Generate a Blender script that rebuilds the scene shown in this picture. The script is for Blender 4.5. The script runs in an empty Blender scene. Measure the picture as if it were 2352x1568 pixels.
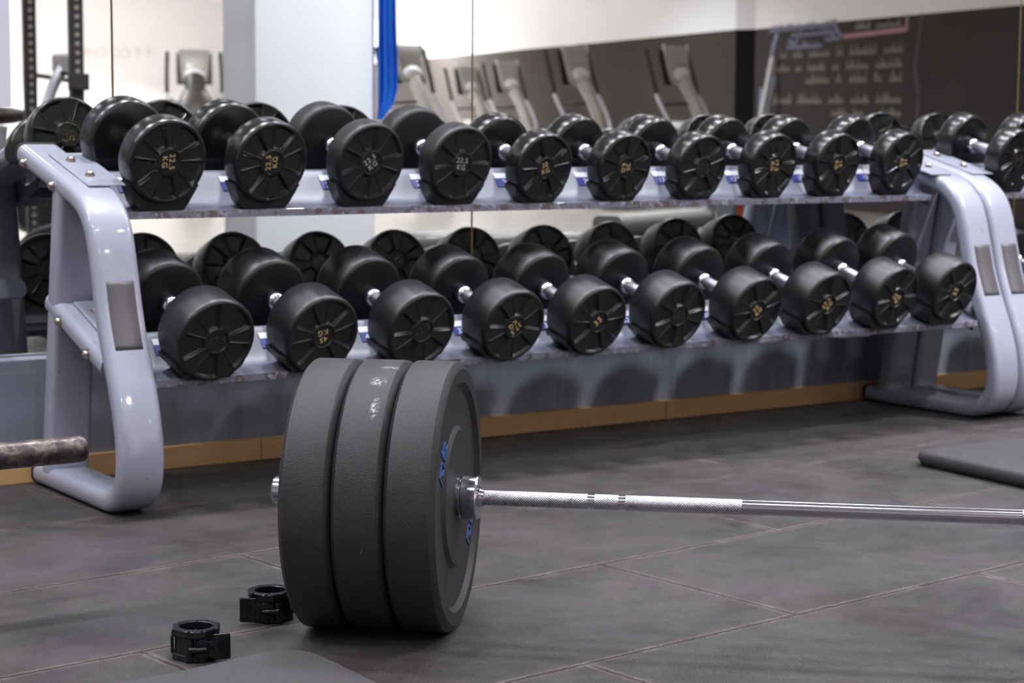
import bpy, bmesh, math, random
from mathutils import Vector, Matrix, noise
random.seed(7)
S = bpy.context.scene
COL = S.collection
PI = math.pi
R = math.radians

# ------------------------------------------------------------------ camera, world, exposure
F_PX = 4520.0
PITCH = math.atan((784 - 279) / F_PX)
YAW = R(34.0)
ROLL = 0.0065
CAM_H = 0.845
fw = Vector((math.sin(YAW) * math.cos(PITCH), math.cos(YAW) * math.cos(PITCH), -math.sin(PITCH)))
r0 = Vector((math.cos(YAW), -math.sin(YAW), 0)); u0 = r0.cross(fw)
rv = r0 * math.cos(ROLL) + u0 * math.sin(ROLL)
uv = -r0 * math.sin(ROLL) + u0 * math.cos(ROLL)
cd = bpy.data.cameras.new('camera'); cam = bpy.data.objects.new('camera', cd); COL.objects.link(cam)
m = Matrix((rv, uv, -fw)).transposed().to_4x4(); m.translation = Vector((0, 0, CAM_H)); cam.matrix_world = m
cd.sensor_width = 36; cd.lens = F_PX * 36 / 2352; cd.clip_start = 0.05; cd.clip_end = 200
cd.dof.use_dof = True; cd.dof.focus_distance = 3.15; cd.dof.aperture_fstop = 7.0; cd.dof.aperture_blades = 9
S.camera = cam
w = bpy.data.worlds.new('world'); S.world = w; w.use_nodes = True
w.node_tree.nodes['Background'].inputs[0].default_value = (0.8, 0.85, 1, 1)
w.node_tree.nodes['Background'].inputs[1].default_value = 0.05
S.view_settings.view_transform = 'Standard'; S.view_settings.look = 'None'
S.view_settings.gamma = 1; S.view_settings.use_curve_mapping = False
S.view_settings.exposure = 0.0
S.cycles.use_denoising = True
S.cycles.max_bounces = 10; S.cycles.diffuse_bounces = 4; S.cycles.glossy_bounces = 6
S.cycles.sample_clamp_indirect = 6.0
S.cycles.caustics_reflective = False

CEIL = 3.45
MIR = 4.46                     # front face of the wall mirror
# downlights, with added lamps among them: x, y, watts, warm?
LIGHTS = []
for i in range(7):
    LIGHTS.append((-1.5 + 1.3 * i, 3.95, 20, 0))  # row put near the wall, standing in for light the mirror would bounce
    LIGHTS.append((-1.5 + 1.3 * i, 1.25, 8, 0))
for x in (0.5, 3.5, 6.5, 9.5):
    for y in (-1.5, -4.5):
        LIGHTS.append((x, y, 45, 0))
for x in (4.0, 8.0, 11.5):
    for y in (-8.5, -12.5):
        LIGHTS.append((x, y, 145, 0))
for x in (8.0, 12.5, 16.0):
    for y in (-17.5, -22.5, -27.5):
        LIGHTS.append((x, y, 760, 1 if x > 15 and y > -25 else 0))

LIGHTS.append((5.4, 2.1, 100, 0))  # lamp added to brighten the white pillar, no known fixture
LIGHTS.append((-0.7, 2.3, 16, 0))

# ------------------------------------------------------------------ helpers
def tag(o, label=None, cat=None, group=None, kind=None):
    if label: o['label'] = label
    if cat: o['category'] = cat
    if group: o['group'] = group
    if kind: o['kind'] = kind
    return o

def link(name, me, mat=None, parent=None, loc=(0, 0, 0), rot=(0, 0, 0), scale=(1, 1, 1)):
    o = bpy.data.objects.new(name, me); COL.objects.link(o)
    if mat is not None and me is not None:
        mats = mat if isinstance(mat, (list, tuple)) else [mat]
        if len(me.materials) == 0:
            for mm in mats: me.materials.append(mm)
    o.location = loc; o.rotation_euler = rot; o.scale = scale
    if parent: o.parent = parent
    return o

def thing(name, label, cat, loc=(0, 0, 0), rot=(0, 0, 0), group=None):
    o = bpy.data.objects.new(name, None); COL.objects.link(o)
    o.location = loc; o.rotation_euler = rot; o.empty_display_size = 0.05
    return tag(o, label, cat, group)

def mesh(name, bm, smooth=35):
    bmesh.ops.recalc_face_normals(bm, faces=bm.faces)
    me = bpy.data.meshes.new(name); bm.to_mesh(me); bm.free()
    if smooth:
        me.polygons.foreach_set('use_smooth', [True] * len(me.polygons))
        me.set_sharp_from_angle(angle=R(smooth))
    return me

def part(name, bm, mat, parent=None, smooth=35, **k):
    return link(name, mesh(name, bm, smooth), mat, parent, **k)

def struct(name, bm, mat, smooth=0):
    o = part(name, bm, mat, None, smooth); o['kind'] = 'structure'; return o

def B(): return bmesh.new()

def box(bm, x0, x1, y0, y1, z0, z1, bev=0.0, seg=2, M=None, mi=0):
    vs = [bm.verts.new(v) for v in [(x0, y0, z0), (x1, y0, z0), (x1, y1, z0), (x0, y1, z0), (x0, y0, z1), (x1, y0, z1), (x1, y1, z1), (x0, y1, z1)]]
    fs = [bm.faces.new([vs[i] for i in q]) for q in [(3, 2, 1, 0), (4, 5, 6, 7), (0, 1, 5, 4), (1, 2, 6, 5), (2, 3, 7, 6), (3, 0, 4, 7)]]
    for f in fs: f.material_index = mi
    if bev > 0:
        es = list({e for f in fs for e in f.edges})
        r = bmesh.ops.bevel(bm, geom=es, offset=bev, segments=seg, affect='EDGES', profile=0.5)
        vs = list({v for f in r['faces'] for v in f.verts} | {v for v in vs if v.is_valid})
    if M is not None: bmesh.ops.transform(bm, matrix=M, verts=[v for v in vs if v.is_valid])
    return vs

def rings(bm, loops, closed=False, caps=True, mi=0):
    n = len(loops[0]); L = [[bm.verts.new(p) for p in l] for l in loops]
    k = len(L)
    for i in range(k if closed else k - 1):
        a, b = L[i], L[(i + 1) % k]
        for j in range(n):
            f = bm.faces.new((a[j], a[(j + 1) % n], b[(j + 1) % n], b[j])); f.material_index = mi
    if caps and not closed:
        for l in (L[0], L[-1]):
            try: bm.faces.new(l).material_index = mi
            except ValueError: pass
    return L

def frame_of(t):
    t = t.normalized(); a = Vector((0, 0, 1)) if abs(t.z) < 0.9 else Vector((1, 0, 0))
    n = t.cross(a).normalized(); return n, n.cross(t).normalized()

def tube(bm, pts, r, seg=12, caps=True, mi=0):
    pts = [Vector(p) for p in pts]; rs = r if isinstance(r, (list, tuple)) else [r] * len(pts)
    loops = []; n = None
    for i, p in enumerate(pts):
        t = (pts[min(i + 1, len(pts) - 1)] - pts[max(i - 1, 0)]).normalized()
        if n is None: n, b = frame_of(t)
        else:
            n = (n - t * n.dot(t)).normalized(); b = n.cross(t).normalized()
        loops.append([p + (n * math.cos(2 * PI * j / seg) + b * math.sin(2 * PI * j / seg)) * rs[i] for j in range(seg)])
    return rings(bm, loops, caps=caps, mi=mi)

def lathe(bm, prof, seg=48, M=None, mi=0, close=False):
    """prof: list of (axial, radius) revolved about the X axis."""
    loops = []
    for a, r in prof:
        loops.append([Vector((a, max(r, 1e-5) * math.cos(2 * PI * j / seg), max(r, 1e-5) * math.sin(2 * PI * j / seg))) for j in range(seg)])
    if M is not None: loops = [[M @ v for v in l] for l in loops]
    return rings(bm, loops, closed=close, caps=not close, mi=mi)

def smooth_path(pts, n=8):
    P = [Vector(p) for p in pts]; out = []
    for i in range(len(P) - 1):
        p0, p1, p2, p3 = P[max(i - 1, 0)], P[i], P[i + 1], P[min(i + 2, len(P) - 1)]
        for k in range(n):
            t = k / n
            out.append(0.5 * ((2 * p1) + (-p0 + p2) * t + (2 * p0 - 5 * p1 + 4 * p2 - p3) * t * t + (-p0 + 3 * p1 - 3 * p2 + p3) * t ** 3))
    out.append(P[-1]); return out

def rrect(w_, h_, r, n=5):
    o = []
    for cx, cy, a0 in ((w_ / 2 - r, h_ / 2 - r, 0), (-w_ / 2 + r, h_ / 2 - r, 90), (-w_ / 2 + r, -h_ / 2 + r, 180), (w_ / 2 - r, -h_ / 2 + r, 270)):
        for k in range(n + 1):
            a = R(a0 + 90 * k / n); o.append((cx + r * math.cos(a), cy + r * math.sin(a)))
    return o

def sweep_yz(bm, path, xc, wid, thk, rad, mi=0):
    """rounded rectangle section (wid along X, thk in the YZ plane) swept along (y,z) points."""
    P = [Vector((0, p[0], p[1])) for p in path]; sec = rrect(wid, thk, rad); loops = []
    for i, p in enumerate(P):
        t = (P[min(i + 1, len(P) - 1)] - P[max(i - 1, 0)]).normalized()
        nrm = Vector((0, -t.z, t.y))
        loops.append([Vector((xc + a, 0, 0)) + p + nrm * b for a, b in sec])
    return rings(bm, loops, mi=mi)

def dup(root, loc=None, rot=None, label=None, group=None):
    """copy a thing with its parts and sub-parts (shared mesh data)"""
    r = root.copy(); COL.objects.link(r)
    if loc is not None: r.location = loc
    if rot is not None: r.rotation_euler = rot
    if label: r['label'] = label
    if group: r['group'] = group
    def rec(src, dst):
        for ch in list(src.children):
            c = ch.copy(); COL.objects.link(c); c.parent = dst; rec(ch, c)
    rec(root, r); return r

def text_bm(s, size, depth=0.0008, M=None, align='CENTER', spacing=1.0, shear=0.0):
    cu = bpy.data.curves.new('t', 'FONT'); cu.body = s; cu.size = size; cu.extrude = depth
    cu.align_x = align; cu.align_y = 'CENTER'; cu.resolution_u = 3; cu.space_character = spacing; cu.shear = shear
    o = bpy.data.objects.new('t', cu); COL.objects.link(o)
    dg = bpy.context.evaluated_depsgraph_get(); dg.update()
    me = bpy.data.meshes.new_from_object(o.evaluated_get(dg))
    bpy.data.objects.remove(o); bpy.data.curves.remove(cu)
    bm = B(); bm.from_mesh(me); bpy.data.meshes.remove(me)
    if M is not None: bmesh.ops.transform(bm, matrix=M, verts=bm.verts)
    return bm

# ------------------------------------------------------------------ materials
def lin(c): return c / 12.92 if c <= 0.04045 else ((c + 0.055) / 1.055) ** 2.4
def rgb(r, g, b): return (lin(r / 255), lin(g / 255), lin(b / 255), 1)

class Mat:
    def __init__(s, name, col, rough=0.5, metal=0.0, spec=0.5, coat=0.0, coat_rough=0.05):
        s.m = bpy.data.materials.new(name); s.m.use_nodes = True; s.nt = s.m.node_tree
        s.b = s.nt.nodes['Principled BSDF']
        s.b.inputs['Base Color'].default_value = col; s.b.inputs['Roughness'].default_value = rough
        s.b.inputs['Metallic'].default_value = metal; s.b.inputs['Specular IOR Level'].default_value = spec
        s.b.inputs['Coat Weight'].default_value = coat; s.b.inputs['Coat Roughness'].default_value = coat_rough
        s.col = col
    def n(s, t, **k):
        x = s.nt.nodes.new(t)
        for a, v in k.items(): setattr(x, a, v)
        return x
    def l(s, a, b): s.nt.links.new(a, b)
    def coord(s, scale=(1, 1, 1), rot=(0, 0, 0), loc=(0, 0, 0), obj=True):
        c = s.n('ShaderNodeTexCoord'); mp = s.n('ShaderNodeMapping')
        mp.inputs['Scale'].default_value = scale; mp.inputs['Rotation'].default_value = rot; mp.inputs['Location'].default_value = loc
        s.l(c.outputs['Object' if obj else 'Generated'], mp.inputs[0]); return mp.outputs[0]
    def noise(s, vec, scale, detail=3, rough=0.55, dist=0):
        t = s.n('ShaderNodeTexNoise'); t.inputs['Scale'].default_value = scale; t.inputs['Detail'].default_value = detail
        t.inputs['Roughness'].default_value = rough; t.inputs['Distortion'].default_value = dist
        s.l(vec, t.inputs['Vector']); return t.outputs['Fac']
    def ramp(s, fac, a, b, c0=(0, 0, 0, 1), c1=(1, 1, 1, 1)):
        x = s.n('ShaderNodeValToRGB'); x.color_ramp.elements[0].position = a; x.color_ramp.elements[1].position = b
        x.color_ramp.elements[0].color = c0; x.color_ramp.elements[1].color = c1; s.l(fac, x.inputs[0]); return x.outputs[0]
    def mix(s, fac, a, b):
        x = s.n('ShaderNodeMix', data_type='RGBA')
        for sock, v in ((x.inputs[0], fac), (x.inputs[6], a), (x.inputs[7], b)):
            if isinstance(v, (tuple, float, int)): sock.default_value = v
            else: s.l(v, sock)
        return x.outputs[2]
    def math(s, op, a, b=0.0):
        x = s.n('ShaderNodeMath', operation=op)
        for sock, v in ((x.inputs[0], a), (x.inputs[1], b)):
            if isinstance(v, (float, int)): sock.default_value = v
            else: s.l(v, sock)
        return x.outputs[0]
    def bump(s, h, strength=0.2, dist=0.001):
        x = s.n('ShaderNodeBump'); x.inputs['Strength'].default_value = strength; x.inputs['Distance'].default_value = dist
        s.l(h, x.inputs['Height']); s.l(x.outputs[0], s.b.inputs['Normal']); return x
    def base(s, c): s.l(c, s.b.inputs['Base Color'])
    def rough(s, c): s.l(c, s.b.inputs['Roughness'])

def plain(name, col, **k): return Mat(name, col, **k).m

# rubber floor: 0.5 m tiles turned 6.3 degrees to the wall
def make_floor_mat():
    t = Mat('rubber_floor', rgb(62, 59, 61), rough=0.6, spec=0.4)
    v = t.coord(rot=(0, 0, R(-6.3)))
    sx = t.n('ShaderNodeSeparateXYZ'); 
    wob = t.n('ShaderNodeTexNoise'); wob.inputs['Scale'].default_value = 45; t.l(v, wob.inputs['Vector'])
    t.l(v, sx.inputs[0])
    # rows 0.5 m deep, tiles 1 m long, laid in brick bond
    wb = t.math('MULTIPLY', t.math('SUBTRACT', wob.outputs['Fac'], 0.5), 0.008)
    vv = t.math('ADD', t.math('SUBTRACT', sx.outputs[1], 0.222), 50.0)
    row = t.math('FLOOR', t.math('DIVIDE', vv, 0.5)); par = t.math('MODULO', row, 2.0)
    av = t.math('MODULO', t.math('ADD', t.math('ADD', vv, wb), 0.25), 0.5)
    uu = t.math('ADD', t.math('SUBTRACT', t.math('SUBTRACT', sx.outputs[0], 0.535), t.math('MULTIPLY', par, 0.505)), 50.5)
    au = t.math('MODULO', t.math('ADD', uu, wb), 1.0)
    ds = [t.math('ABSOLUTE', t.math('SUBTRACT', av, 0.25)), t.math('ABSOLUTE', t.math('SUBTRACT', au, 0.5))]
    d = t.math('MINIMUM', ds[0], ds[1])
    seam = t.ramp(d, 0.0026, 0.0060, (1, 1, 1, 1), (0, 0, 0, 1))
    edge = t.ramp(d, 0.004, 0.012, (1, 1, 1, 1), (0, 0, 0, 1))
    big = t.noise(v, 2.2, 4, 0.6, 0.4); mid = t.noise(v, 14, 4, 0.6)
    fine = t.noise(v, 420, 2, 0.6); grit = t.noise(v, 230, 1, 0.5); dirt = t.noise(v, 9, 4, 0.7)
    c = t.mix(t.ramp(big, 0.3, 0.7), rgb(38, 35, 36), rgb(66, 61, 63))  # rubber's mottled tone, contrast raised to mimic patchy glossy reflections
    c = t.mix(t.math('MULTIPLY', t.ramp(mid, 0.4, 0.75), 0.35), c, rgb(84, 79, 80))
    c = t.mix(t.ramp(fine, 0.62, 0.72), c, rgb(150, 142, 136))
    c = t.mix(t.ramp(fine, 0.30, 0.40, (1, 1, 1, 1), (0, 0, 0, 1)), c, rgb(40, 38, 40))
    crumb = t.math('MULTIPLY', edge, t.ramp(grit, 0.5, 0.6))
    c = t.mix(t.math('MULTIPLY', crumb, 0.85), c, rgb(134, 120, 112))
    dusty = t.math('MULTIPLY', edge, t.ramp(dirt, 0.42, 0.6))
    c = t.mix(t.math('MULTIPLY', dusty, 0.6), c, rgb(134, 122, 116))
    deep = t.math('MULTIPLY', seam, t.ramp(dirt, 0.56, 0.74, (1, 1, 1, 1), (0.3, 0.3, 0.3, 1)))
    c = t.mix(deep, c, rgb(18, 16, 15))
    t.base(c)
    t.rough(t.ramp(t.noise(v, 3.2, 4, 0.65, 0.6), 0.35, 0.65, (0.36, 0.36, 0.36, 1), (0.72, 0.72, 0.72, 1)))
    h = t.math('ADD', t.math('MULTIPLY', fine, 0.35), t.math('MULTIPLY', seam, -2.0))
    t.bump(h, 0.5, 0.0012)
    return t.m
M_FLOOR = make_floor_mat()

def make_mat_rubber():
    t = Mat('mat_rubber', rgb(66, 63, 65), rough=0.62, spec=0.35); v = t.coord()
    c = t.mix(t.noise(v, 3, 4), rgb(56, 53, 55), rgb(80, 76, 78))
    f = t.noise(v, 420, 2, 0.6)
    c = t.mix(t.ramp(f, 0.64, 0.74), c, rgb(116, 110, 106)); t.base(c); t.bump(f, 0.35, 0.0008); return t.m
M_MAT = make_mat_rubber()
def make_mat_black():
    t = Mat('slab_rubber', rgb(66, 63, 66), rough=0.6, spec=0.3); v = t.coord()
    t.base(t.mix(t.noise(v, 4, 4), rgb(58, 55, 58), rgb(74, 70, 73))); return t.m
M_SLAB = make_mat_black()

def make_paint(name, chips=True):
    t = Mat(name, rgb(166, 167, 188), rough=0.35, spec=0.5, coat=0.7, coat_rough=0.08)
    v = t.coord(obj=True)
    c = t.mix(t.noise(v, 5, 3), rgb(157, 158, 174), rgb(170, 171, 188))
    if chips:
        ch = t.noise(v, 38, 3, 0.75); area = t.noise(v, 3.3, 2)
        k = t.math('MULTIPLY', t.ramp(ch, 0.70, 0.715), t.ramp(area, 0.5, 0.56))
        c = t.mix(k, c, rgb(84, 58, 50))
        sc = t.math('MULTIPLY', t.ramp(t.noise(t.coord(scale=(1, 1, 6)), 24, 4, 0.7), 0.64, 0.7), 0.35)
        c = t.mix(sc, c, rgb(110, 108, 122))
    t.base(c); return t.m
M_PAINT = make_paint('grey_paint')
def make_tray_paint():
    t = Mat('tray_paint', rgb(126, 127, 146), rough=0.38, spec=0.5, coat=0.15, coat_rough=0.3)
    v = t.coord()
    c = t.mix(t.noise(v, 6, 3), rgb(96, 97, 114), rgb(118, 119, 136))
    k = t.ramp(t.noise(v, 55, 3, 0.7), 0.68, 0.7); c = t.mix(t.math('MULTIPLY', k, 0.8), c, rgb(120, 82, 60))
    t.base(c); return t.m
M_TRAY = make_tray_paint()
def make_lip():
    t = Mat('chipped_lip', rgb(140, 141, 160), rough=0.4, coat=0.3); v = t.coord(scale=(1, 1, 1))
    n = t.noise(v, 30, 4, 0.75)
    c = t.mix(t.ramp(n, 0.5, 0.56), rgb(128, 128, 146), rgb(100, 86, 82)); c = t.mix(t.ramp(t.noise(v, 70, 2), 0.6, 0.66), c, rgb(172, 170, 186))
    t.base(c); return t.m
M_LIP = make_lip()

def make_urethane(name, col, rough, spec=0.5):
    t = Mat(name, col, rough=rough, spec=spec); v = t.coord()
    n = t.noise(v, 26, 4, 0.7)
    t.rough(t.ramp(n, 0.3, 0.75, (rough * 0.93,) * 3 + (1,), (min(1, rough * 1.12),) * 3 + (1,)))
    t.base(t.mix(t.ramp(t.noise(v, 12, 4), 0.35, 0.8), col, tuple(min(1, c * 1.12) for c in col[:3]) + (1,)))
    return t.m
M_PU_GLOSS = make_urethane('urethane_gloss', rgb(22, 21, 23), 0.25, 0.6)
M_PU_MATT = make_urethane('urethane_matt', rgb(30, 28, 30), 0.45, 0.45)
M_PU_SATIN = make_urethane('urethane_satin', rgb(25, 23, 26), 0.38, 0.45)
M_SADDLE = plain('saddle_plastic', rgb(24, 23, 25), rough=0.45)
M_CHROME = plain('chrome', rgb(205, 204, 212), rough=0.12, metal=1.0)
M_CHROME2 = plain('bolt_steel', rgb(190, 182, 172), rough=0.22, metal=1.0)
def make_knurl(name, c0, c1, rough, sc=900, wear=0.5):
    t = Mat(name, c0, rough=rough, metal=1.0); v = t.coord()
    w1 = t.n('ShaderNodeTexWave', wave_type='BANDS', bands_direction='DIAGONAL'); w1.inputs['Scale'].default_value = sc / 6.28
    t.l(v, w1.inputs['Vector'])
    w2 = t.n('ShaderNodeTexWave', wave_type='BANDS', bands_direction='DIAGONAL'); w2.inputs['Scale'].default_value = sc / 6.28
    mp = t.n('ShaderNodeMapping'); mp.inputs['Scale'].default_value = (-1, 1, 1); t.l(v, mp.inputs[0]); t.l(mp.outputs[0], w2.inputs['Vector'])
    h = t.math('MULTIPLY', w1.outputs['Fac'], w2.outputs['Fac'])
    dirt = t.noise(v, 60, 5, 0.75)
    c = t.mix(t.math('MULTIPLY', t.ramp(dirt, 0.52, 0.66), wear), c0, c1); t.base(c); t.bump(h, 0.6, 0.0007); return t.m
M_KNURL = make_knurl('knurled_steel', rgb(200, 198, 204), rgb(70, 64, 62), 0.33)
M_GRIP = make_knurl('grip_steel', rgb(206, 204, 214), rgb(150, 148, 156), 0.35, 700, 0.3)
M_STEEL = plain('polished_steel', rgb(204, 203, 210), rough=0.16, metal=1.0)
M_SLEEVE = plain('sleeve_steel', rgb(188, 187, 194), rough=0.16, metal=1.0)
def make_rust():
    t = Mat('worn_steel', rgb(96, 88, 88), rough=0.42, metal=0.85); v = t.coord()
    k = t.ramp(t.noise(v, 40, 5, 0.75, 0.6), 0.48, 0.62)
    t.base(t.mix(k, rgb(84, 76, 78), rgb(128, 118, 112))); t.rough(t.ramp(t.noise(v, 60, 4), 0.3, 0.7, (0.25,) * 3 + (1,), (0.6,) * 3 + (1,))); return t.m
M_RUST = make_rust()
M_GOLD = plain('gold_print', rgb(226, 194, 138), rough=0.5)
M_WHITEPRINT = plain('white_print', rgb(205, 203, 205), rough=0.5)
M_DARKPRINT = plain('worn_print', rgb(70, 62, 50), rough=0.5)
M_BLUE = plain('blue_raised_print', rgb(58, 98, 158), rough=0.45)
M_STICKER = plain('grey_sticker', rgb(96, 92, 95), rough=0.5)
M_STKBLUE = plain('blue_sticker', rgb(32, 46, 124), rough=0.4)
M_STKWHITE = plain('sticker_white', rgb(226, 226, 236), rough=0.4)
M_BLACKPL = plain('black_plastic', rgb(21, 21, 26), rough=0.3, spec=0.45)
M_CAP = plain('end_cap', rgb(20, 19, 21), rough=0.5)

def make_bumper(scuff):
    t = Mat('bumper_rubber', rgb(58, 56, 60), rough=0.5, spec=0.5); v = t.coord()
    f = t.noise(v, 620, 2, 0.6); g = t.noise(v, 7, 5, 0.7, 0.6)
    c = t.mix(t.ramp(g, 0.35, 0.75), rgb(29, 27, 30), rgb(45, 42, 45))
    if scuff:
        s1 = t.noise(t.coord(scale=(1, 0.35, 0.35), rot=(0.4, 0.3, 0)), 26, 5, 0.75, 0.8)
        a = t.noise(v, 5.5, 2)
        k = t.math('MULTIPLY', t.ramp(s1, 0.69, 0.72), t.math('MULTIPLY', t.ramp(a, 0.56, 0.66), 0.5))
        for (px, py, pz, sx_, sy_, sz_) in ((0.052, -0.098, 0.428, 60, 60, 80), (0.058, -0.150, 0.393, 110, 40, 32), (0.064, -0.050, 0.444, 40, 160, 200)):
            mp = t.n('ShaderNodeMapping', vector_type='TEXTURE'); mp.inputs['Location'].default_value = (px, py, pz)
            mp.inputs['Scale'].default_value = (1 / sx_, 1 / sy_, 1 / sz_); t.l(v, mp.inputs[0])
            ln = t.n('ShaderNodeVectorMath', operation='LENGTH'); t.l(mp.outputs[0], ln.inputs[0])
            near = t.ramp(ln.outputs['Value'], 0.35, 0.95, (1, 1, 1, 1), (0, 0, 0, 1))
            k = t.math('MAXIMUM', k, t.math('MULTIPLY', near, t.ramp(t.noise(v, 160, 4, 0.8), 0.47, 0.56)))
        c = t.mix(t.math('MULTIPLY', k, scuff * 0.8), c, rgb(196, 192, 192))
    t.base(c)
    t.rough(t.ramp(g, 0.3, 0.7, (0.36,) * 3 + (1,), (0.52,) * 3 + (1,)))
    t.bump(f, 0.8, 0.0012); return t.m
M_BUMP = make_bumper(0.0); M_BUMP_SC = make_bumper(1.0)
M_BUMPFACE = plain('bumper_face', rgb(48, 44, 47), rough=0.55, spec=0.4)

def make_wall(name, c0, c1, rough=0.6, sc=2.0, spec=0.4):
    t = Mat(name, c0, rough=rough, spec=spec); v = t.coord(); t.base(t.mix(t.noise(v, sc, 4), c0, c1)); return t.m
M_WHITE = make_wall('white_wall', rgb(228, 226, 228), rgb(238, 236, 238))
M_WHITE_OFFSET = make_wall('cream_wall', rgb(230, 233, 238), rgb(236, 239, 244))  # white wall tinted cool, offsetting warm bounced light in the colour
M_DARKWALL = make_wall('chalkboard_paint', rgb(60, 56, 55), rgb(70, 66, 65), 0.9, 1.2, 0.08)
M_BLACKEDGE = plain('black_edge_paint', rgb(20, 18, 19), rough=0.9, spec=0.1)
M_CEIL = make_wall('ceiling_paint', rgb(238, 236, 236), rgb(244, 242, 242))
M_PILLAR = make_wall('pillar_gloss', rgb(240, 240, 244), rgb(244, 244, 248), 0.22, 2.0, 0.6)
def make_panel():
    t = Mat('grey_wall_panel', rgb(86, 90, 104), rough=0.42, spec=0.5)
    v = t.coord(scale=(1, 1, 0.12)); n = t.noise(v, 26, 5, 0.65, 0.3); g = t.noise(t.coord(), 3, 3)
    c = t.mix(g, rgb(118, 122, 136), rgb(152, 156, 170)); c = t.mix(t.math('MULTIPLY', t.ramp(n, 0.52, 0.75), 0.55), c, rgb(168, 171, 182))
    c = t.mix(t.math('MULTIPLY', t.ramp(t.noise(v, 14, 4, 0.6), 0.5, 0.7), 0.5), c, rgb(78, 78, 90))
    sx = t.n('ShaderNodeSeparateXYZ'); t.l(t.coord(), sx.inputs[0])
    wv = t.math('ADD', sx.outputs[2], t.math('MULTIPLY', t.noise(t.coord(), 60, 4, 0.8), 0.014))
    band = t.math('MULTIPLY', t.ramp(wv, 0.2615, 0.2640), t.ramp(wv, 0.2665, 0.2690, (1, 1, 1, 1), (0, 0, 0, 1)))
    c = t.mix(t.math('MULTIPLY', band, 0.6), c, rgb(160, 160, 168))
    spot = t.ramp(t.noise(t.coord(), 5.3, 1), 0.74, 0.76); c = t.mix(t.math('MULTIPLY', spot, 0.7), c, rgb(48, 46, 50))
    t.base(c); return t.m
M_PANEL = make_panel()
def make_wood():
    t = Mat('pine_board', rgb(196, 144, 82), rough=0.5); v = t.coord(scale=(0.12, 1, 1))
    n = t.noise(v, 55, 5, 0.6, 0.5); c = t.mix(n, rgb(216, 166, 108), rgb(240, 198, 142))
    c = t.mix(t.ramp(t.noise(t.coord(), 13, 3), 0.70, 0.74), c, rgb(96, 70, 52)); t.base(c); return t.m
M_WOOD = make_wood()
def make_mirror():
    m_ = bpy.data.materials.new('mirror_silver'); m_.use_nodes = True; nt = m_.node_tree; b = nt.nodes['Principled BSDF']
    b.inputs['Base Color'].default_value = (0.86, 0.88, 0.865, 1); b.inputs['Metallic'].default_value = 1; b.inputs['Roughness'].default_value = 0.0
    return m_
M_MIRROR = make_mirror()
M_MEDGE = plain('mirror_edge', rgb(150, 128, 96), rough=0.3, spec=0.6)
M_PAPER = plain('paper', rgb(226, 226, 240), rough=0.7)
def make_beige():
    t = Mat('beige_floor', rgb(176, 162, 146), rough=0.25, spec=0.6); v = t.coord()
    t.base(t.mix(t.noise(v, 1.3, 3), rgb(150, 144, 138), rgb(170, 163, 156))); return t.m
M_BEIGE = make_beige()
M_SILK = make_wall('blue_cloth', rgb(22, 88, 182), rgb(32, 104, 204), 0.6, 6)
M_RACKBLK = plain('black_powder_coat', rgb(52, 50, 51), rough=0.5)
M_HOLE = plain('hole_inner', rgb(176, 168, 160), rough=0.4, metal=0.6)
M_CREAM = plain('machine_cream', rgb(150, 146, 142), rough=0.35, spec=0.5, coat=0.4)
M_CREAM2 = plain('machine_light', rgb(206, 205, 206), rough=0.3, coat=0.5)
M_DKPL = plain('machine_dark', rgb(32, 29, 27), rough=0.5)
M_BROWN = plain('machine_brown', rgb(38, 28, 21), rough=0.5)
M_ARM = plain('machine_arm_foam', rgb(30, 26, 26), rough=0.6)
M_SILVER = plain('machine_silver', rgb(190, 190, 198), rough=0.3, metal=0.7)
M_VINYL = plain('grey_vinyl', rgb(112, 110, 108), rough=0.25, spec=0.6)
M_STEELBLUE = plain('grey_green_steel', rgb(100, 108, 112), rough=0.35, coat=0.3)
M_ORANGE = plain('orange_strip', rgb(214, 84, 52), rough=0.5)
M_LETTER = plain('wall_lettering', rgb(176, 158, 164), rough=0.6)
M_CHALKB = plain('chalk_blue', rgb(122, 128, 150), rough=0.9)
M_CHALKW = plain('chalk_white', rgb(124, 122, 118), rough=0.9)
M_CHALKP = plain('chalk_pink', rgb(168, 122, 126), rough=0.9)
M_TUBEW = plain('pale_tube', rgb(196, 194, 192), rough=0.5)
M_TRIM = plain('lamp_trim', rgb(220, 220, 222), rough=0.4)
def emit(name, col, st):
    m_ = bpy.data.materials.new(name); m_.use_nodes = True; b = m_.node_tree.nodes['Principled BSDF']
    b.inputs['Base Color'].default_value = (0.8, 0.8, 0.8, 1); b.inputs['Emission Color'].default_value = col; b.inputs['Emission Strength'].default_value = st
    return m_
M_LAMP = emit('lamp_diffuser', (0.93, 0.94, 1, 1), 50.0)
M_LAMPW = emit('lamp_diffuser_warm', (1, 0.9, 0.8, 1), 18.0)
#PART2

# ------------------------------------------------------------------ the room
def quad_wall(bm, pts, z0, z1, mi=0):
    for (a, b) in zip(pts[:-1], pts[1:]):
        vs = [bm.verts.new((a[0], a[1], z0)), bm.verts.new((b[0], b[1], z0)), bm.verts.new((b[0], b[1], z1)), bm.verts.new((a[0], a[1], z1))]
        bm.faces.new(vs).material_index = mi

bm = B(); box(bm, -3.2, 12.2, -2.6, 4.62, -0.06, 0.0); struct('floor', bm, M_FLOOR)
bm = B(); box(bm, -3.2, 20.4, -31.5, -2.6, -0.06, 0.0); struct('floor', bm, M_BEIGE)
bm = B(); box(bm, -3.2, 20.4, -31.5, 4.62, CEIL, CEIL + 0.08); struct('ceiling', bm, M_CEIL)
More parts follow.
